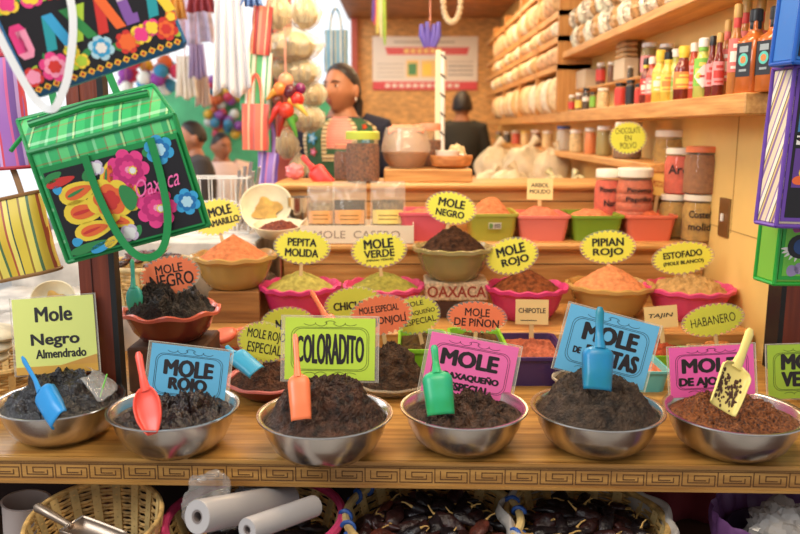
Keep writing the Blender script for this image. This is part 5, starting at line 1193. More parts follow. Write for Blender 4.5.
band(.128, [(.10, .016, [PYE, PPK], 4, 0), (.24, .017, [PPK, PYE], 4, .0), (.38, .020, [PRD, POR], 7, .004), (.52, .012, [PLM, PYE], 5, -.008), (.64, .019, [PBL2, PBL, PWH], 6, 0), (.80, .018, [PYE, POR], 6, .006), (.93, .016, [PRD, PPK2], 6, 0)])
# ribbon letters from slanted bars; each bar its own colour
def bar(x0, z0, x1, z1, wd, m, e=0): 
    P = [(x0, z0), (x0+wd, z0), (x1+wd, z1), (x1, z1)]; mb.flat(P, y-.0003-e, m)
def hbar(x0, x1, z, ht, sk, m, e=0): mb.flat([(x0, z), (x1, z), (x1+sk, z+ht), (x0+sk, z+ht)], y-.0003-e, m)
Lw = bw/6.6; z0, z1 = .052, .099; tk = .0145
def letter(ch, x, A, B):
    if ch == 'O':
        bar(x, z0+.008, x, z1-.008, tk, A); bar(x+Lw*.66-tk, z0+.008, x+Lw*.66-tk, z1-.008, tk, B)
        mb.flat([(x, z0+.009), (x+Lw*.66, z0+.009), (x+Lw*.52, z0), (x+Lw*.14, z0)], y-.0005, B); mb.flat([(x, z1-.009), (x+Lw*.66, z1-.009), (x+Lw*.52, z1), (x+Lw*.14, z1)], y-.0005, A)
    elif ch == 'A': bar(x, z0, x+Lw*.36, z1, tk, A); bar(x+Lw*.74, z0, x+Lw*.36, z1, tk, B, .0002)
    elif ch == 'X': bar(x, z0, x+Lw*.62, z1, tk, A); bar(x+Lw*.62, z0, x, z1, tk, B, .0002)
    else:
        bar(x+.004, z0+.006, x+.004, z1-.006, tk, A); hbar(x+.004, x+Lw*.62, z1-tk*.9, tk*.9, .002, B, .0002); hbar(x+.004, x+Lw*.66, z0, tk*.9, .002, A, .0002)
for i, (ch, A, B) in enumerate((('O', PPK, PPK2), ('A', PTL, PBL), ('X', PLM, PGR), ('A', PRD, POR), ('C', PPU, PLI), ('A', PTL, PYE))): letter(ch, .008+i*Lw*1.06, A, B)
mb.build('front_panel', t, recalc=False, smooth=False)
WEB = mat('white_webbing', (222, 224, 226), .5)
strap('front_handle', t, [(-bw*.06, -.004, bh*1.0), (-bw*.02, -.012, bh*.6), (bw*.005, -.018, bh*.15), (bw*.04, -.022, -.010), (bw*.10, -.026, -.022), (bw*.17, -.024, -.010), (bw*.28, -.020, bh*.10), (bw*.44, -.014, bh*.45), (bw*.50, -.006, bh*.95)], .0105, WEB)
strap('top_handle', t, [(bw*.2, .10, bh-.01), (bw*.3, .12, bh+.10), (bw*.7, .12, bh+.12), (bw*.8, .10, bh-.01)], .0115, WEB)

# small striped bags at the left edge
def soft_bag(px0, py0, px1, py1, Y, m, label, depth=.06, roll=0, name='striped_bag', rim=None, grp=None, handles=True, fold=.006, taper=0):
    a = W(px0, py1, Y); b = W(px1, py1, Y); tp = W(px0, py0, Y); wd = b.x-a.x; ht = tp.z-a.z
    t = thing(name, label, 'bag', ((a.x+b.x)/2, Y, a.z), (0, -math.radians(roll), 0), grp)
    mb = MB(); seed = RND.random()*20; rings = []
    for k in range(13):
        v = k/12; e = .55+.45*math.sin(PI*min(1, (v*.9+.1)))
        rings.append([((wd/2*(1-taper*v))*math.copysign(abs(math.cos(an))**.55, math.cos(an)) + fold*noise.noise(Vector((an, v*3, seed))), depth*.5*e*math.copysign(abs(math.sin(an))**.7, math.sin(an))*(1-.5*v) + fold*1.3*noise.noise(Vector((an*1.5, v*2, seed+5))), v*ht) for an in [2*PI*j/32 for j in range(32)]])
    mb.loft(rings, m); mb.build('body', t, ang=60)
    if rim: mb = MB(); mb.tube([rings[0][j % 32] for j in range(33)], .004, 6, rim); mb.tube([rings[-1][j % 32] for j in range(33)], .004, 6, rim); mb.build('rim', t)
    if handles:
        strap('handle', t, [(-wd*.25, -depth*.1, ht-.005), (-wd*.18, 0, ht+.07), (wd*.0, .0, ht+.11), (wd*.18, 0, ht+.07), (wd*.25, -depth*.1, ht-.005)], .012, rim or m)
    return t
YST = stripes('yellow_stripes', 0, .075, [((222, 190, 60), 4), ((150, 110, 40), 1), ((230, 206, 90), 3), ((80, 110, 70), 1.2), ((214, 176, 50), 3), ((172, 80, 50), 1), ((232, 210, 100), 2), ((60, 70, 60), .7)])
PST = stripes('purple_stripes', 0, .05, [((156, 96, 170), 4), ((206, 90, 140), 1), ((120, 80, 150), 2), ((190, 150, 200), 1), ((204, 60, 80), .8)])
soft_bag(2, 196, 62, 274, 1.62, YST, 'yellow striped market bag hanging below the green plaid tote at the left edge', .07, 12, rim=mat('brown_rim', (140, 96, 50), .5))
soft_bag(-14, 56, 34, 168, 1.62, PST, 'purple striped bag behind the black OAXACA tote at the left edge', .05, 4, rim=mat('crimson_rim', (170, 40, 56), .5))

# bags at the right edge, one under another
def side_bag(px0, py0, py1, Y, wd, body, rim, label, art, lean=.0, dep=.07, side=.034):
    a = W(px0, py1, Y); tp = W(px0, py0, Y); ht = tp.z-a.z
    t = thing('zip_bag', label, 'bag', (a.x, Y, a.z), (0, -lean, .14), 'bags hanging at the right post')
    mb = MB(); mb.rbox(0, wd, 0, dep, 0, ht, body, .006); mb.build('body', t, smooth=False)
    mb = MB()
    for (x, y) in ((0, 0), (wd, 0), (0, dep), (wd, dep)): mb.tube([(x, y, 0), (x, y, ht)], .0045, 8, rim)
    for z in (0, ht):
        mb.tube([(0, 0, z), (wd, 0, z)], .0045, 8, rim); mb.tube([(0, dep, z), (0, 0, z)], .0045, 8, rim); mb.tube([(wd, dep, z), (wd, 0, z)], .0045, 8, rim); mb.tube([(0, dep, z), (wd, dep, z)], .0045, 8, rim)
    mb.build('piping', t)
    mb = MB(); art(mb, wd, ht); mb.build('front_panel', t, recalc=False, smooth=False)
    strap('handle', t, [(wd*.25, .005, ht-.01), (wd*.3, .0, ht+.08), (wd*.7, .0, ht+.08), (wd*.75, .005, ht-.01)], .012, rim)
    return t
RBL = mat('blue_rim', (30, 88, 176), .35); RPU = mat('purple_rim', (104, 66, 160), .35); RGR = mat('green_rim', (38, 158, 52), .35)
BST = mat('blue_clear_side', (44, 110, 190), .3); PUS = stripes('cream_purple_stripes', (0, 1, .38), .042, [((224, 206, 176), 3), ((130, 96, 150), 1.5), ((216, 190, 120), 1), ((90, 80, 90), .7), ((236, 226, 206), 2), ((150, 120, 170), 1)]); GSS = mat('lime_side', (122, 186, 66), .4)
def art_blue(mb, w_, h):
    mb.box(.008, w_, -.002, 0, .012, h, PBK); y = -.0023
    for k in range(5): leaf(mb, .045+.03*k, h*.30+.02*math.sin(k), .06, .05, .3*k, y-.0002*k, [PRD, POR, PRD, PYE, PRD][k])
    mb.flat([(.008, h*.42), (.10, h*.46), (.10, h*.8), (.008, h*.84)], y, ink('navy', (34, 58, 110))); flower(mb, .06, h*.86, .04, y-.001, [PRD, POR], 5)
def art_purple(mb, w_, h):
    mb.box(.006, w_, -.002, 0, .010, h-.005, RPU); mb.box(.014, w_, -.0026, -.002, .018, h-.012, PBK); y = -.0028
    for (z, hh, m) in ((.25, .26, ink('card_purple', (96, 60, 140))), (.52, .07, PWH), (.60, .28, ink('card_blue', (70, 120, 170)))):
        mb.box(.020, .08, y-.0003, y, h*z-h*.0, h*(z+hh)-.004, m)
    for k in range(6): leaf(mb, .026+.008*k, h*.555, .007, .016, 1.3+.2*k, y-.0006, PRD if k % 2 else PBK)
    leaf(mb, .045, h*.30, .05, .018, .1, y-.0006, POR); leaf(mb, .045, h*.36, .03, .02, 1.2, y-.0008, PYE); flower(mb, .046, h*.42, .012, y-.001, [PRD, PYE], 6)
    for k in range(4): leaf(mb, .036+.012*k, h*(.68+.05*(k % 2)), .022, .012, k, y-.0006, [PBK, PYE, PTL, PWH][k])
    flower(mb, .05, h*.80, .014, y-.001, [PWH, PBK, PYE], 5)
def art_green(mb, w_, h):
    mb.box(.006, w_, -.002, 0, .010, h-.004, RGR); mb.box(.014, w_, -.0026, -.002, .018, h-.022, ink('apple_green', (110, 190, 60))); y = -.0028
    mb.box(.012, w_, -.004, -.002, h-.026, h-.018, mat('green_zip', (30, 110, 50), .4)); mb.box(.024, .028, -.005, -.002, h-.046, h-.022, ink('silver_pull', (200, 200, 190)))
    for k in range(11): leaf(mb, .055+.0*k+.040*math.cos(PI+k*PI/10), h*.44+.020*math.sin(PI+k*PI/10)-.004, .020, .006, PI+k*PI/10, y, PWH)
    leaf(mb, .062, h*.44, .085, .050, -.05, y-.0004, PBK); leaf(mb, .064, h*.44, .062, .034, -.05, y-.0007, ink('night_blue', (36, 72, 130)))
    for k in range(4): leaf(mb, .040+.014*k, h*(.66+.012*k), .026, .020, .4*k, y, ink('magenta_purple', (150, 50, 130)))
    for k in range(3): leaf(mb, .038+.018*k, h*.16+.006*(k % 2), .03, .024, .3*k, y, ink('mauve', (150, 136, 176)))
side_bag(793, -30, 62, 1.52, .17, BST, RBL, 'blue trimmed bag with red and black print at the top right corner', art_blue, -.06)
side_bag(776, 66, 226, 1.56, .17, PUS, RPU, 'purple trimmed bag with dark picture cards on the front, right edge', art_purple, -.04)
side_bag(774, 198, 284, 1.64, .17, GSS, RGR, 'apple green bag with a blue eye shape on the front, right edge', art_green, -.03)

# ------------------------------------------------------------------ hanging goods left of the seller
RS = stripes('red_stripes', 0, .05, [((206, 96, 76), 3), ((240, 190, 150), .6), ((190, 70, 66), 2), ((120, 60, 70), .7), ((226, 140, 110), 2)])
GS = stripes('green_white_stripes', 0, .06, [((80, 170, 110), 3), ((230, 236, 226), 2), ((60, 140, 90), 1), ((200, 216, 200), 2), ((150, 96, 60), .5)])
CS = stripes('coral_stripes', 0, .05, [((232, 116, 90), 3), ((244, 180, 140), 1), ((214, 90, 76), 2), ((180, 110, 110), .6)])
BS = stripes('blue_stripes', 0, .05, [((120, 170, 196), 3), ((226, 222, 200), 1), ((90, 140, 170), 2), ((200, 190, 150), .8)])
VS = stripes('violet_stripes', 0, .05, [((150, 116, 196), 3), ((196, 170, 220), 1), ((110, 84, 170), 2), ((220, 120, 150), .7)])
soft_bag(250, 6, 270, 55, 3.05, RS, 'red striped bag, topmost in the hanging column by the red post', .05, -6)
soft_bag(240, 52, 271, 111, 3.05, GS, 'green and white striped bag hanging below the red striped one', .05, -4)
soft_bag(242, 104, 269, 150, 3.03, CS, 'coral striped bag hanging below the green and white one', .05, -2)
soft_bag(256, 152, 276, 190, 3.06, VS, 'violet striped bag at the bottom of the hanging column', .04, -6)
soft_bag(325, 30, 348, 72, 4.3, BS, 'pale blue striped bag hanging behind the seller', .05, 0)
mb = MB(); mb.box(-2.3, -.56, 2.96, 3.10, 2.36, 2.40, REDPOST); struct(mb.build('trim_6'))
mb = MB(); mb.box(-2.6, -.56, 4.15, 6.0, 2.36, 2.40, mat('grey_wood', (0,0,0))); struct(mb.build('trim_7'))
# long white garment
def garment(px0, py0, px1, py1, Y, m, label, name='hanging_garment', cat='garment', grp='garments hanging in the aisle', waves=4, amp=.02):
    a = W(px0, py1, Y); b = W(px1, py0, Y); wd = b.x-a.x; ht = b.z-a.z
    mb = MB(); sd = RND.random()*9
    mb.grid(lambda u, v: ((-.5+u)*wd*(.72+.28*v), amp*math.sin(u*waves*2*PI+sd)*(.4+.6*v)+.01*noise.noise(Vector((u*4, v*3, sd))), -v*ht*(1-.05*math.sin(u*9+sd))), 40, 14, m)
    o = mb.build(name, loc=((a.x+b.x)/2, Y, b.z), solid=.004, ang=70)
    mc = MB(); mc.tube([(0, 0, -.01), (0, 0, max(.02, 2.36-b.z))], .003, 6, mat('raffia', (206, 140, 120), .8)); mc.build('hanging_cord', o)
    return tag(o, label, cat, grp)
garment(214, -6, 249, 93, 3.0, mat('white_cloth', (232, 230, 232), .7), 'long white garment hanging at the left of the striped bags')
garment(172, -6, 214, 44, 4.6, mat('pale_lilac_cloth', (216, 204, 236), .7, var=.25, vscale=9), 'white and lilac blouse hung high in the aisle')
garment(189, 44, 206, 78, 4.4, mat('dusty_violet_cloth', (170, 150, 186), .7), 'dusty violet garment below the lilac blouse')
garment(176, 56, 196, 98, 4.5, mat('cream_cloth', (236, 226, 210), .7), 'cream blouse hanging left of the violet garment')
garment(196, 76, 210, 106, 4.6, mat('pinkish_cloth', (222, 200, 186), .7), 'pinkish child garment hanging low in the aisle')
garment(158, -6, 186, 20, 4.3, mat('mustard_cloth', (214, 150, 66), .7, var=.3, vscale=8), 'mustard and grey cloth at the top beside the black tote')
garment(186, -6, 216, 12, 4.2, mat('wine_cloth', (150, 56, 66), .7), 'wine red cloth at the very top of the aisle')
garment(238, -8, 262, 6, 3.0, mat('denim_cloth', (96, 130, 190), .7), 'blue cloth above the red striped bag')
# yarn pompons and bead clusters on the aisle wall
pomp = None; COLS = [(214, 60, 90), (240, 190, 60), (60, 140, 180), (236, 236, 226), (150, 70, 160), (226, 110, 60)]
names = ['crimson', 'yellow', 'blue', 'white', 'purple', 'orange']
for k in range(24):
    mb = MB(); col = k % 6; px = RND.uniform(124, 180); py = RND.uniform(56, 92); p = W(px, py, 5.6+RND.uniform(-.2, .2))
    mb.ell((0, 0, 0), (.05, .05, .05), mat('pompon_'+names[col], COLS[col], .9), 14, 9, fn=lambda d: 1+.14*noise.noise(d*6))
    mb.tube([(0, 0, .04), (0, 0, 2.36-p.z)], .002, 5, mat('raffia', (206, 140, 120), .8)); tag(mb.build('pompon', loc=p), '%s yarn pompon hanging in the aisle between the two totes and the lilac blouse' % names[col], 'pompon', '%s pompons in the aisle' % names[col])
for k in range(40):
    mb = MB(); col = (k*5+2) % 6; px = RND.uniform(206, 240); py = RND.uniform(80, 136); p = W(px, py, 7.05+RND.uniform(-.1, .05))
    if k < 6:
        mb.ell((0, 0, 0), (.045, .045, .045), mat('bead_'+names[col], tuple(int(c*.8) for c in COLS[col]), .3), 12, 8); o = mb.build('ornament', loc=p)
        if k == 0: ORN = {}
        ORN[col] = o
    elif col in ORN: o = ORN[col].copy(); C.objects.link(o); o.location = p
    else: continue
    tag(o, '%s round ornament on the green stall wall' % names[col], 'ornament', '%s ornaments on the green wall' % names[col])

# cellophane packets hanging on the red post
CELLO = mat('cellophane_olive', (150, 124, 78), .3, var=.55, vscale=22, bump=.5, bscale=30, spec=.6); CELLO2 = film('cellophane_clear', (240, 226, 190), .34, .06)
def cello(px, py, wpx, hpx, Y, label, seed):
    c = W(px-5, py, Y); s = S(py, Y); t = thing('cellophane_packet', label, 'packet', c, (0, 0, 0), 'cellophane packets on the red post')
    off = Vector((seed*4, seed, 0)); a, h = wpx*s/2*1.04, hpx*s/2*1.08
    mb = MB(); mb.ell((0, 0, -h*.16), (a*.78, a*.52, h*.66), CELLO, 30, 20, fn=lambda d: 1+.16*noise.fractal(d*2.4+off, .9, 2.1, 4)); mb.build('contents', t, ang=50)
    # wrapper gathered at a knot on top, pleats running down and fading over the belly
    prof = [(1.08, .42), (1.0, .34), (.90, .16), (.82, .08), (.74, .12), (.60, .34), (.42, .62), (.20, .86), (-.05, 1.0), (-.32, .98), (-.58, .82), (-.80, .52), (-.92, .18)]
    mb = MB(); n = 66; rings = []
    for i, (zz, rr) in enumerate(prof):
        pl_ = .20 if zz > .1 else .20*max(.35, 1+zz)
        row = []
        for j in range(n):
            an = 2*PI*j/n; q = rr*(1+pl_*math.cos(11*an+seed+zz*1.3)*.7+pl_*.8*noise.noise(Vector((math.cos(an)*2.2, math.sin(an)*2.2, zz*3))+off))
            row.append((a*q*math.cos(an), a*.66*q*math.sin(an), h*(zz+.06*noise.noise(Vector((an*2, zz*4, seed))))))
        rings.append(row)
    mb.loft(rings, CELLO2, cap=False); mb.build('wrapper', t, ang=18)
for k, (px, py, w_, h_, l) in enumerate([(283, 10, 26, 42, 'cellophane packet at the top left of the hanging cluster'), (310, 10, 30, 40, 'cellophane packet at the top right of the hanging cluster'), (298, 43, 54, 40, 'biggest cellophane packet, wide and shiny, in the middle of the cluster'), (308, 70, 34, 34, 'cellophane packet hanging below the biggest one'), (286, 68, 22, 26, 'small cellophane packet left of the one below the biggest'), (318, 92, 26, 30, 'cellophane packet close to the shoulder of the seller'), (312, 116, 34, 34, 'cellophane packet of pale goods beside the fruit bunch'), (292, 142, 22, 34, 'narrow cellophane packet below the fruit bunch'), (304, 165, 18, 30, 'lowest cellophane packet of the cluster')]): cello(px, py, w_, h_, 3.18+.01*k, l, k+2)
# bunch of painted fruit
c = W(286, 92, 3.05); t = thing('fruit_bunch', 'hanging bunch of painted fruits and chilies on the red post', 'decoration', c)
fr_ = [('onion', (0, 0, .04), .030, (226, 150, 110)), ('tomato', (.045, -.03, -.03), .028, (206, 50, 40)), ('plum', (.02, -.03, .0), .026, (96, 30, 44)), ('tomato', (.005, -.04, -.07), .030, (214, 60, 40)), ('lime', (-.03, -.02, -.03), .022, (120, 60, 40)), ('plum', (.055, 0, .012), .022, (120, 36, 90)), ('orange', (-.02, -.035, .01), .024, (232, 130, 60)), ('garlic', (.0, -.01, -.11), .022, (220, 190, 120)), ('leaf', (.03, -.02, -.10), .018, (80, 140, 60))]
for n_, p, r, col in fr_:
    mb = MB(); mb.ell(p, (r, r, r*1.05), mat('painted_%d_%d_%d' % col, col, .25), 16, 10); mb.build('fruit', t)
for k, (dx_, dz_, col) in enumerate(((-.05, 0, (232, 160, 60)), (-.045, -.09, (206, 50, 40)), (.03, -.14, (90, 160, 60)), (-.02, -.14, (150, 40, 30)), (.06, -.06, (226, 190, 80)))):
    mb = MB(); mb.tube([(dx_*.3, -.03, dz_*.5), (dx_*.8, -.04, dz_*.8), (dx_*1.4, -.03, dz_-.03)], [.016, .014, .004], 10, mat('painted_%d_%d_%d' % col, col, .25)); mb.build('chili', t)
mb = MB(); mb.tube([(0, 0, .06), (0, .0, .16), (0, .02, .24)], .004, 6, mat('raffia', (206, 140, 120), .8)); mb.build('cord', t)
# things deep inside the shop
t = thing('wall_banner', 'white and red paper banner on the back wall', 'banner', (W(425, 90, 7.78).x, 7.79, W(425, 90, 7.78).z))
s_ = S(64, 7.78); bw, bh = 105*s_, 52*s_; y = -.012
mb = MB(); mb.box(-bw/2, bw/2, -.01, 0, 0, bh, mat('banner_white', (236, 222, 206), .6)); R1 = ink('banner_red', (216, 66, 74)); FT = mat('faint_print', (180, 166, 150), .7)
mb.box(-bw/2, bw/2, y, y+.001, 0, bh*.16, R1); mb.flat([(-bw*.36, bh*.66), (bw*.40, bh*.66), (bw*.42, bh*.80), (-bw*.38, bh*.80)], y, R1)
BG_ = ink('banner_gold', (240, 196, 110))
for k in range(6): mb.box(bw*(-.20+.062*k), bw*(-.155+.062*k), y-.002, y-.001, bh*.69, bh*.77, BG_)          # worn, unreadable lettering
for k in range(11): mb.box(bw*(-.38+.066*k), bw*(-.335+.066*k), y-.002, y-.001, bh*.05, bh*.115, mat('banner_white', (0,0,0)))
for k in range(4): mb.box(-bw*.46, -bw*.2, y, y+.001, bh*(.24+.08*k), bh*(.255+.08*k), FT); mb.box(bw*.22, bw*.46, y, y+.001, bh*(.28+.08*k), bh*(.295+.08*k), INK if k < 3 else FT)
for k, x in enumerate((-.12, .02, .14)): mb.box(bw*x-.06, bw*x+.06, y, y+.001, bh*.24, bh*.56, ink('banner_gold', (0,0,0))); mb.box(bw*x-.04, bw*x+.04, y-.001, y, bh*.28, bh*.50, [PGR, PYE, POR][k])
mb.box(-bw*.30, bw*.28, y, y+.001, bh*.88, bh*.91, FT); mb.build('sheet', t, recalc=False, smooth=False)
t = thing('wrapped_pole', 'white pole with dark spiral marks standing in the middle of the shop', 'pole', (W(439, 120, 3.6).x, 3.6, 0))
mb = MB(); mb.box(-.018, .004, -.012, .012, 0, W(437, 50, 3.6).z, mat('pale_pole', (238, 220, 180), .5)); mb.tube([(.014, -.008, 0), (.016, -.008, .9), (.015, -.008, W(437, 52, 3.6).z)], .011, 12, WHITE); mb.build('pole', t)
mb = MB()
for k in range(9):
    z = 1.0+.085*k; mb.tube([(.004, -.020, z), (.016, -.022, z-.012), (.028, -.012, z-.020)], .0035, 6, INK)
mb.build('spiral_mark', t)
c = W(430, 35, 3.6); mb = MB()
for k, dxx in enumerate((-.03, -.01, .014, .03)): mb.tube([(dxx*.5, 0, -.05), (dxx*1.2, -.01, .0), (dxx*1.25, -.01, .045+.01*(k % 2))], [.014, .016, .009], 10, mat('violet_glove', (96, 82, 170), .5))
mb.tube([(0, 0, .03), (0, 0, .20)], .003, 6, mat('raffia', (0,0,0))); tag(mb.build('hanging_charm', loc=c), 'violet blue cloth charm hanging over the white pole', 'decoration')
c = W(452, 2, 4.2); mb = MB(); 
for k in range(22):
    a = 2*PI*k/22; mb.ell((.045*math.cos(a), 0, .10*math.sin(a)), (.016, .016, .016), mat('shell_white', (240, 220, 180), .5), 10, 6)
tag(mb.build('shell_ring', loc=c), 'ring of pale shells hanging at the top centre', 'decoration')
c = W(380, 12, 4.6); mb = MB()
for k, (dxx, col, L) in enumerate(((-.03, (120, 90, 180), .10), (-.012, (236, 224, 120), .17), (.004, (240, 236, 190), .19), (.02, (160, 200, 80), .23), (-.022, (220, 90, 110), .12))): mb.tube([(dxx, 0, .12), (dxx*1.1, .005, -L*.5+.05), (dxx*1.4, 0, -L+.05)], [.012, .013, .006], 8, mat('ribbon_%d' % k, col, .6))
tag(mb.build('ribbon_tassel', loc=c), 'bunch of yellow, green and violet ribbons hanging from the ceiling', 'decoration')
c = W(367, 8, 5.6); t = thing('ceiling_hook_lamp', 'small dark spotlight on the ceiling above the seller', 'lamp', (c.x, 5.6, 2.4)); mb = MB(); mb.tube([(0, 0, 0), (0, 0, -.05)], .012, 10, BLACKTRIM); mb.tube([(-.03, 0, -.05), (.05, -.02, -.09)], [.03, .035], 14, BLACKTRIM); mb.build('spotlight', t); mb = MB(); mb.ell((.055, -.022, -.093), (.02, .02, .02), mat('bulb_glow', (255, 220, 170), .4, emit=4), 12, 8); mb.build('bulb', t)
# ------------------------------------------------------------------ people
def skin_mesh(nodes, edges, sub=2):
    me = bpy.data.meshes.new('tmp'); me.from_pydata([n[0] for n in nodes], edges, [])
    ob = bpy.data.objects.new('tmp', me); C.objects.link(ob)
    ob.modifiers.new('s', 'SKIN'); sv = me.skin_vertices[0].data
    for i, n in enumerate(nodes): sv[i].radius = (n[1], n[2] if len(n) > 2 else n[1]); sv[i].use_root = (i == 0)
    m = ob.modifiers.new('d', 'SUBSURF'); m.levels = sub; m.render_levels = sub
    dg = bpy.context.evaluated_depsgraph_get(); dg.update()
    r = bpy.data.meshes.new_from_object(ob.evaluated_get(dg))
    vs = [v.co.copy() for v in r.vertices]; fs = [tuple(p.vertices) for p in r.polygons]
    bpy.data.objects.remove(ob); bpy.data.meshes.remove(me); bpy.data.meshes.remove(r)
    return vs, fs
def g2(d, c, w_): return math.exp(-((d-Vector(c).normalized()).length_squared)/(w_*w_))
def head_pos(d, inflate=1.0):
    """point on the head for a unit direction; face toward -Y"""
    x, y, z = d.x*.073, d.y*.094, d.z*.113
    t = min(1, max(0, (-.12-d.z)/.88))
    x *= 1-.46*t**1.3; y *= (1-.10*t) if d.y < 0 else (1-.50*t)
    x *= 1+.05*math.exp(-((d.z+.12)/.22)**2)                                 # cheekbones
    y += -.024*g2(d, (0, -1, -.15), .13) - .013*g2(d, (0, -1, .07), .12)      # nose
    y += .010*g2(d, (.36, -.93, .13), .15) + .010*g2(d, (-.36, -.93, .13), .15)
    y -= .004*g2(d, (.33, -.9, .32), .2) + .004*g2(d, (-.33, -.9, .32), .2)
    y -= .007*g2(d, (0, -1, -.50), .17); y -= .012*g2(d, (0, -.75, -.98), .26); y += .004*g2(d, (0, -.9, -.70), .10)
    return Vector((x, y, z))*inflate
def person(name, label, loc, yaw, H, skin, hair_m, torso_m, arms, head_yaw=0, head_pitch=0, hairstyle='bun', skirt=None, pants=None, apron=None, stout=1.0, extras=None):
    k = H/1.62; t = thing(name, label, 'person', loc, (0, 0, yaw))
    sk = mat('skin_%d_%d_%d' % skin, skin, .5, var=.06, vscale=12)
    N = []; E = []
    def node(p, *r): N.append((Vector(p)*k, *[x*k for x in r])); return len(N)-1
    pel = node((0, 0, .90), .125*stout, .10*stout); wa = node((0, 0, 1.06), .115*stout, .09*stout); ch = node((0, -.01, 1.22), .125*stout, .10*stout); up = node((0, 0, 1.33), .085, .075); nk = node((0, .0, 1.385), .052, .052); hd = node((0, -.010, 1.45), .052, .052)
    E += [(pel, wa), (wa, ch), (ch, up), (up, nk), (nk, hd)]
    armpts = {}
    for s in (-1, 1):
        sh = node((s*.155*stout, .0, 1.325), .055, .05); el = node(arms[s][0], .037); wr = node(arms[s][1], .026)
        E += [(up, sh), (sh, el), (el, wr)]
        d = (Vector(arms[s][1])-Vector(arms[s][0])).normalized(); sd = d.cross(Vector((0, 0, 1))); sd = sd.normalized() if sd.length > .1 else Vector((1, 0, 0)); upv = sd.cross(d)
        pm = node(Vector(arms[s][1])+d*.06, .034, .018); E.append((wr, pm))
        for f in range(4):
            L = (.07, .08, .075, .06)[f]; b = Vector(arms[s][1])+d*.075+sd*(-.027+.018*f)
            a1 = node(b, .009); a2 = node(b+d*L*.5-upv*.006, .0085); a3 = node(b+d*L*.85-upv*.022, .007); E += [(pm, a1), (a1, a2), (a2, a3)]
        th = node(Vector(arms[s][1])+d*.03-sd*.032*s, .010); t2 = node(Vector(arms[s][1])+d*.065-sd*.052*s, .0085); E += [(pm, th), (th, t2)]
        armpts[s] = (Vector((s*.155*stout, 0, 1.325)), Vector(arms[s][0]), Vector(arms[s][1]))
        hp = node((s*.085, 0, .86), .085*stout, .085*stout); kn = node((s*.09, -.01, .47), .055); an = node((s*.09, .015, .075), .036); ft = node((s*.095, -.10, .035), .036, .030)
        E += [(pel, hp), (hp, kn), (kn, an), (an, ft)]
    vs, fs = skin_mesh(N, E, 2)
    mb = MB(); mb.add(vs, fs, sk)
    HM = Matrix.Translation(Vector((0, -.022, 1.498))*k) @ Matrix.Rotation(head_yaw, 4, 'Z') @ Matrix.Rotation(head_pitch, 4, 'X') @ Matrix.Scale(k, 4)
    n1, n2 = 64, 48; hv = []; hf = []
    for i in range(n2+1):
        for j in range(n1):
            a, th = 2*PI*j/n1, PI*i/n2; hv.append(head_pos(Vector((math.sin(th)*math.cos(a), math.sin(th)*math.sin(a), math.cos(th)))))
    for i in range(n2):
        for j in range(n1): hf.append((i*n1+j, i*n1+(j+1) % n1, (i+1)*n1+(j+1) % n1, (i+1)*n1+j))
    mb.add(hv, hf, sk, M=HM)
    for s in (-1, 1): mb.ell((s*.075, .010, -.006), (.013, .020, .033), sk, 12, 10, M=HM)
    body = mb.build('body', t, ang=180)
    rm = body.modifiers.new('remesh', 'REMESH'); rm.mode = 'VOXEL'; rm.voxel_size = .0055; rm.use_smooth_shade = True
    sm_ = body.modifiers.new('smooth', 'SMOOTH'); sm_.factor = .5; sm_.iterations = 3
    # face
    EW = mat('eye_white', (214, 200, 184), .3); EI = mat('eye_brown', (34, 20, 14), .2); LIP = mat('lip', (146, 74, 62), .5)
    for s in (-1, 1):
        mb = MB(); mb.ell((s*.030, -.0735, .014), (.0125, .008, .0052), EW, 12, 8, M=HM); mb.ell((s*.030, -.0795, .0142), (.0055, .0030, .0048), EI, 10, 8, M=HM); mb.build('eye', t)
        mb = MB(); mb.tube([(s*.014, -.0885, .030), (s*.030, -.086, .035), (s*.048, -.074, .031)], [.0022, .0028, .0015], 6, hair_m, M=HM); mb.build('eyebrow', t)
    mb = MB(); mb.ell((0, -.092, -.050), (.019, .007, .0040), LIP, 12, 8, M=HM); mb.ell((0, -.091, -.0585), (.016, .007, .0048), LIP, 12, 8, M=HM); mb.build('lips', t)
    # hair: cap over the crown and back of the head
    mb = MB(); vs = []; fs = []; n1, n2 = 120, 80
    def hair_on(d): return d.z*.9 + d.y*.75 + .12*abs(d.x) + .02*noise.noise(d*9) > .20 and d.z > (-.22 if hairstyle == 'short' else -.50)
    grid = {}
    for i in range(n2+1):
        th = PI*i/n2
        for j in range(n1):
            a = 2*PI*j/n1; d = Vector((math.sin(th)*math.cos(a), math.sin(th)*math.sin(a), math.cos(th))); q = 1.0+min(.085, max(.0, d.z*.9+d.y*.75+.12*abs(d.x)-.12)*.35)+.012*noise.noise(Vector((d.x*14, d.y*3, d.z*3)))
            grid[(i, j)] = (len(vs), d); vs.append(head_pos(d, q))
    for i in range(n2):
        for j in range(n1):
            c_ = [grid[(i, j)], grid[(i, (j+1) % n1)], grid[(i+1, (j+1) % n1)], grid[(i+1, j)]]
            if all(hair_on(x[1]) for x in c_): fs.append(tuple(x[0] for x in c_))
    mb.add(vs, fs, hair_m, M=HM)
    if hairstyle == 'bun': mb.ell((0, .105, -.01), (.035, .032, .038), hair_m, 16, 10, M=HM, fn=lambda d: 1+.05*noise.noise(d*5))
    if hairstyle == 'tail': mb.tube([(0, .092, .0), (.0, .118, -.05), (.0, .115, -.13), (0, .10, -.20)], [.022, .028, .024, .008], 12, hair_m, M=HM)
    h_ = mb.build('hair', t, ang=80)
    # garment: torso shell and sleeves as one cloth
    def ring(z, rx, ry, cy=0): return [(rx*math.cos(a), cy+ry*math.sin(a), z) for a in [2*PI*j/40 for j in range(40)]]
    s_ = stout
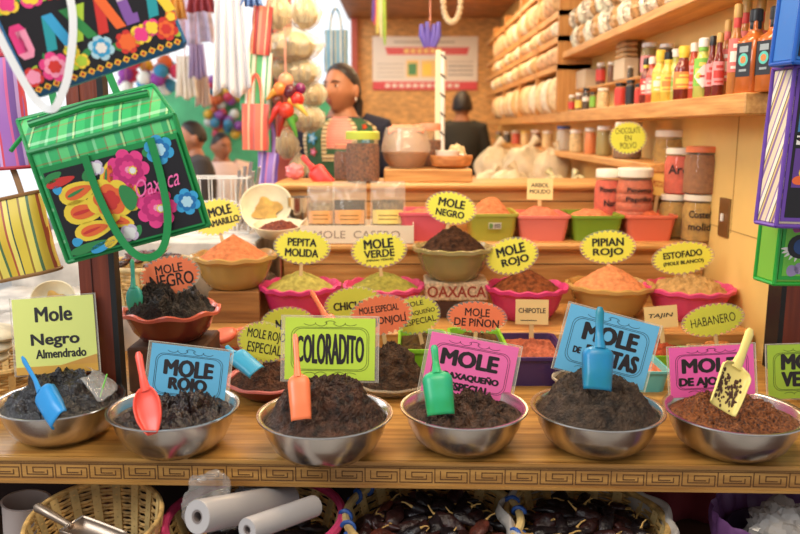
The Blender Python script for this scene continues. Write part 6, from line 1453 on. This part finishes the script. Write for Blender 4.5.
    tz = [(.86, .165*s_, .14*s_), (.98, .150*s_, .128*s_), (1.08, .150*s_, .125*s_), (1.20, .168*s_, .135*s_), (1.29, .180*s_, .118*s_), (1.340, .165*s_, .100), (1.368, .115, .088), (1.380, .080, .078)]
    mb = MB(); mb.loft([ring(*r) for r in tz], torso_m)
    for s in (-1, 1):
        a, b, c_ = armpts[s]; e = b+(c_-b)*(.62)
        mb.tube([a+Vector((-s*.06, 0, .0)), a, a+(b-a)*.5, b, b+(e-b)*.5, e], [.072*s_, .068*s_, .056, .050, .047, .044], 18, torso_m)
    sh_ = mb.build('shirt', t, loc=(0, 0, 0), ang=180); sh_.scale = (k, k, k)
    rm = sh_.modifiers.new('remesh', 'REMESH'); rm.mode = 'VOXEL'; rm.voxel_size = .009; rm.use_smooth_shade = True
    q_ = sh_.modifiers.new('smooth', 'SMOOTH'); q_.factor = .5; q_.iterations = 4
    mb = MB()
    if skirt:
        mb.loft([[(r*math.cos(a)*(1+.05*math.sin(a*11)*f), r*.85*math.sin(a)*(1+.05*math.sin(a*11)*f), z) for a in [2*PI*j/88 for j in range(88)]] for z, r, f in ((1.0, .150*s_, 0), (.88, .182*s_, .2), (.6, .205*s_, .7), (.30, .235*s_, 1))], skirt)
        o = mb.build('skirt', t, ang=80); o.scale = (k,)*3
    else:
        for s in (-1, 1): mb.tube([(s*.07, 0, .98), (s*.09, 0, .84), (s*.092, -.01, .47), (s*.092, .012, .07)], [.105*s_, .108*s_, .075, .06], 20, pants)
        o = mb.build('trousers', t, ang=80); o.scale = (k,)*3
    mb = MB()
    for s in (-1, 1): mb.ell((s*.094, -.05, .030), (.048, .125, .030), mat('dark_shoe', (40, 32, 30), .5), 18, 10)
    o = mb.build('shoes', t); o.scale = (k,)*3
    if apron: apron(t, k, tz, ring)
    return t
HAIRB = mat('black_hair', (30, 22, 20), .45, bump=.3, bscale=200); HAIRD = mat('grey_black_hair', (44, 34, 30), .5, bump=.3, bscale=200)
def apron_green(t, k, tz, ring):
    G = mat('apron_green', (52, 96, 62), .8, var=.12, vscale=30); T = stripes('apron_trim', 2, .018, [((206, 178, 120), 1), ((120, 92, 60), 1), ((232, 214, 170), .6)]); CO = mat('coral_blouse', (222, 120, 100), .8)
    mb = MB(); e = .014
    def surf(a, z, off):
        for (z0, x0, y0), (z1, x1, y1) in zip(tz, tz[1:]):
            if z0 <= z <= z1: q = (z-z0)/(z1-z0); return Vector(((x0+(x1-x0)*q+off)*math.cos(a), (y0+(y1-y0)*q+off)*math.sin(a), z))
        z0, x0, y0 = tz[0]; return Vector(((x0+off)*math.cos(a), (y0+off)*math.sin(a), z))
    F = -PI/2
    # wide bib round the front and back, low square neckline in coral
    mb.grid(lambda u, v: surf(F+(-.90+1.8*u), .80+.44*v, e), 40, 18, G); mb.grid(lambda u, v: surf(F+PI+(-1.1+2.2*u), .80+.52*v, e), 30, 18, G)
    for s in (-1, 1):
        mb.grid(lambda u, v: surf(F+s*(.34+.56*u), 1.235+.138*v, e), 10, 10, G)
        mb.grid(lambda u, v: surf(F+s*(.28+.12*u), 1.20+.172*v, e+.004), 4, 10, T); mb.grid(lambda u, v: surf(F+s*(.84+.13*u), .9+.465*v, e+.004), 4, 16, T)
    mb.grid(lambda u, v: surf(F+(-.40+.80*u), 1.185+.030*v, e+.004), 16, 2, T)
    for (a, z, r, cols) in [(-.62, 1.285, .030, [PBL, PBL2]), (.62, 1.285, .030, [PBL, PBL2]), (-.60, 1.335, .016, [PRD, POR]), (.60, 1.335, .016, [PRD, POR]), (-.62, 1.225, .022, [PRD, PPK2]), (.62, 1.225, .022, [POR, PYE]), (-.45, 1.13, .026, [PRD, POR]), (.0, 1.14, .020, [PPK, PPK2]), (.42, 1.13, .026, [PRD, POR, PYE]), (-.2, 1.09, .018, [PTL, PBL2]), (.2, 1.08, .02, [PYE, PRD]), (-.6, 1.06, .024, [PPK, PYE]), (.62, 1.06, .024, [PPK, PYE]), (0, 1.02, .03, [PRD, POR, PYE])]:
        for i, m in enumerate(cols):
            ctr = surf(F+a, z, e+.006+.002*i); nrm = Vector((ctr.x, ctr.y*1.5, 0)).normalized(); tx = Vector((-nrm.y, nrm.x, 0)); rr = r*(1-.35*i)
            mb.add([ctr]+[ctr+tx*rr*(.75+.25*math.cos(5*b))*math.cos(b)+Vector((0, 0, 1))*rr*(.75+.25*math.cos(5*b))*math.sin(b) for b in [2*PI*j/30 for j in range(30)]], [(0, 1+j, 1+(j+1) % 30) for j in range(30)], m)
    o = mb.build('apron', t, recalc=False, ang=60); o.scale = (k,)*3
    mb = MB(); mb.grid(lambda u, v: surf(F+(-.34+.68*u), 1.20+.178*v, .012), 16, 10, stripes('coral_blouse_stripe', 2, .012, [((224, 116, 98), 2), ((240, 170, 150), 1)])); o = mb.build('blouse_front', t, recalc=False); o.scale = (k,)*3
    mb = MB()
    HMy = Matrix.Translation(Vector((0, -.022, 1.498))*k) @ Matrix.Rotation(WYAW, 4, 'Z') @ Matrix.Scale(k, 4)
    for s in (-1, 1): mb.ell((s*.078, .004, -.042), (.006, .006, .010), mat('silver_earring', (220, 214, 206), .3, .8), 10, 8, M=HMy)
    mb.build('earrings', t)
WYAW = -.55
wp = W(352, 100, 3.7)
NAVY = mat('navy_blouse', (30, 32, 52), .85)
person('person', 'woman in a green embroidered apron over a navy blouse looking left behind the counter', (wp.x-.045, 3.70, 0), -.05, 1.65, (176, 116, 80), HAIRD, NAVY, {-1: [(-.225, .01, 1.07), (-.20, -.20, .97)], 1: [(.235, .03, 1.07), (.17, -.17, .93)]}, WYAW, -.03, 'tail', skirt=mat('dark_skirt', (50, 44, 56), .9), apron=apron_green, stout=1.06)
mp = W(462, 100, 6.5)
person('person', 'man seen from behind in a black t-shirt deep in the shop', (mp.x, 6.5, 0), PI*.96, 1.66, (150, 96, 62), HAIRB, mat('black_shirt', (40, 38, 32), .9), {-1: [(-.215, -.02, 1.06), (-.17, -.20, .98)], 1: [(.215, -.02, 1.06), (.17, -.20, .98)]}, .1, -.15, 'short', pants=mat('dark_trousers', (44, 42, 48), .9), stout=.95)
def apron_white(t, k, tz, ring):
    mb = MB(); A = mat('white_apron', (236, 222, 214), .8)
    def surf(a, z, off):
        for (z0, x0, y0), (z1, x1, y1) in zip(tz, tz[1:]):
            if z0 <= z <= z1: q = (z-z0)/(z1-z0); return Vector(((x0+(x1-x0)*q+off)*math.cos(a), (y0+(y1-y0)*q+off)*math.sin(a), z))
        z0, x0, y0 = tz[0]; return Vector(((x0+off)*math.cos(a), (y0+off)*math.sin(a), z))
    mb.grid(lambda u, v: surf(-PI/2+(-1.3+2.6*u), .75+.50*v, .014), 30, 12, A)
    for s in (-1, 1): mb.grid(lambda u, v: surf(-PI/2+s*(.75+.25*u), 1.24+.11*v, .014), 5, 8, A)
    o = mb.build('apron', t, recalc=False); o.scale = (k,)*3
p2 = W(221, 150, 5.3)
person('person', 'woman in a white apron with tied back black hair at the left of the aisle', (p2.x, 5.3, 0), .35, 1.33, (166, 104, 70), HAIRB, mat('blush_blouse', (224, 196, 186), .85), {-1: [(-.24, .0, 1.07), (-.19, -.20, .98)], 1: [(.24, .0, 1.07), (.19, -.2, .98)]}, .45, .15, 'bun', skirt=mat('dark_skirt', (0,0,0)), apron=apron_white, stout=1.1)
p3 = W(196, 150, 4.7)
person('person', 'person in a dark grey top, mostly hidden behind the green plaid tote', (p3.x, 4.7, 0), -1.2, 1.40, (176, 114, 80), HAIRB, mat('dark_grey_top', (66, 62, 62), .9), {-1: [(-.22, .0, 1.07), (-.19, -.14, .90)], 1: [(.22, .0, 1.07), (.19, -.14, .90)]}, .0, .05, 'short', pants=mat('dark_trousers', (0,0,0)), stout=1.0)
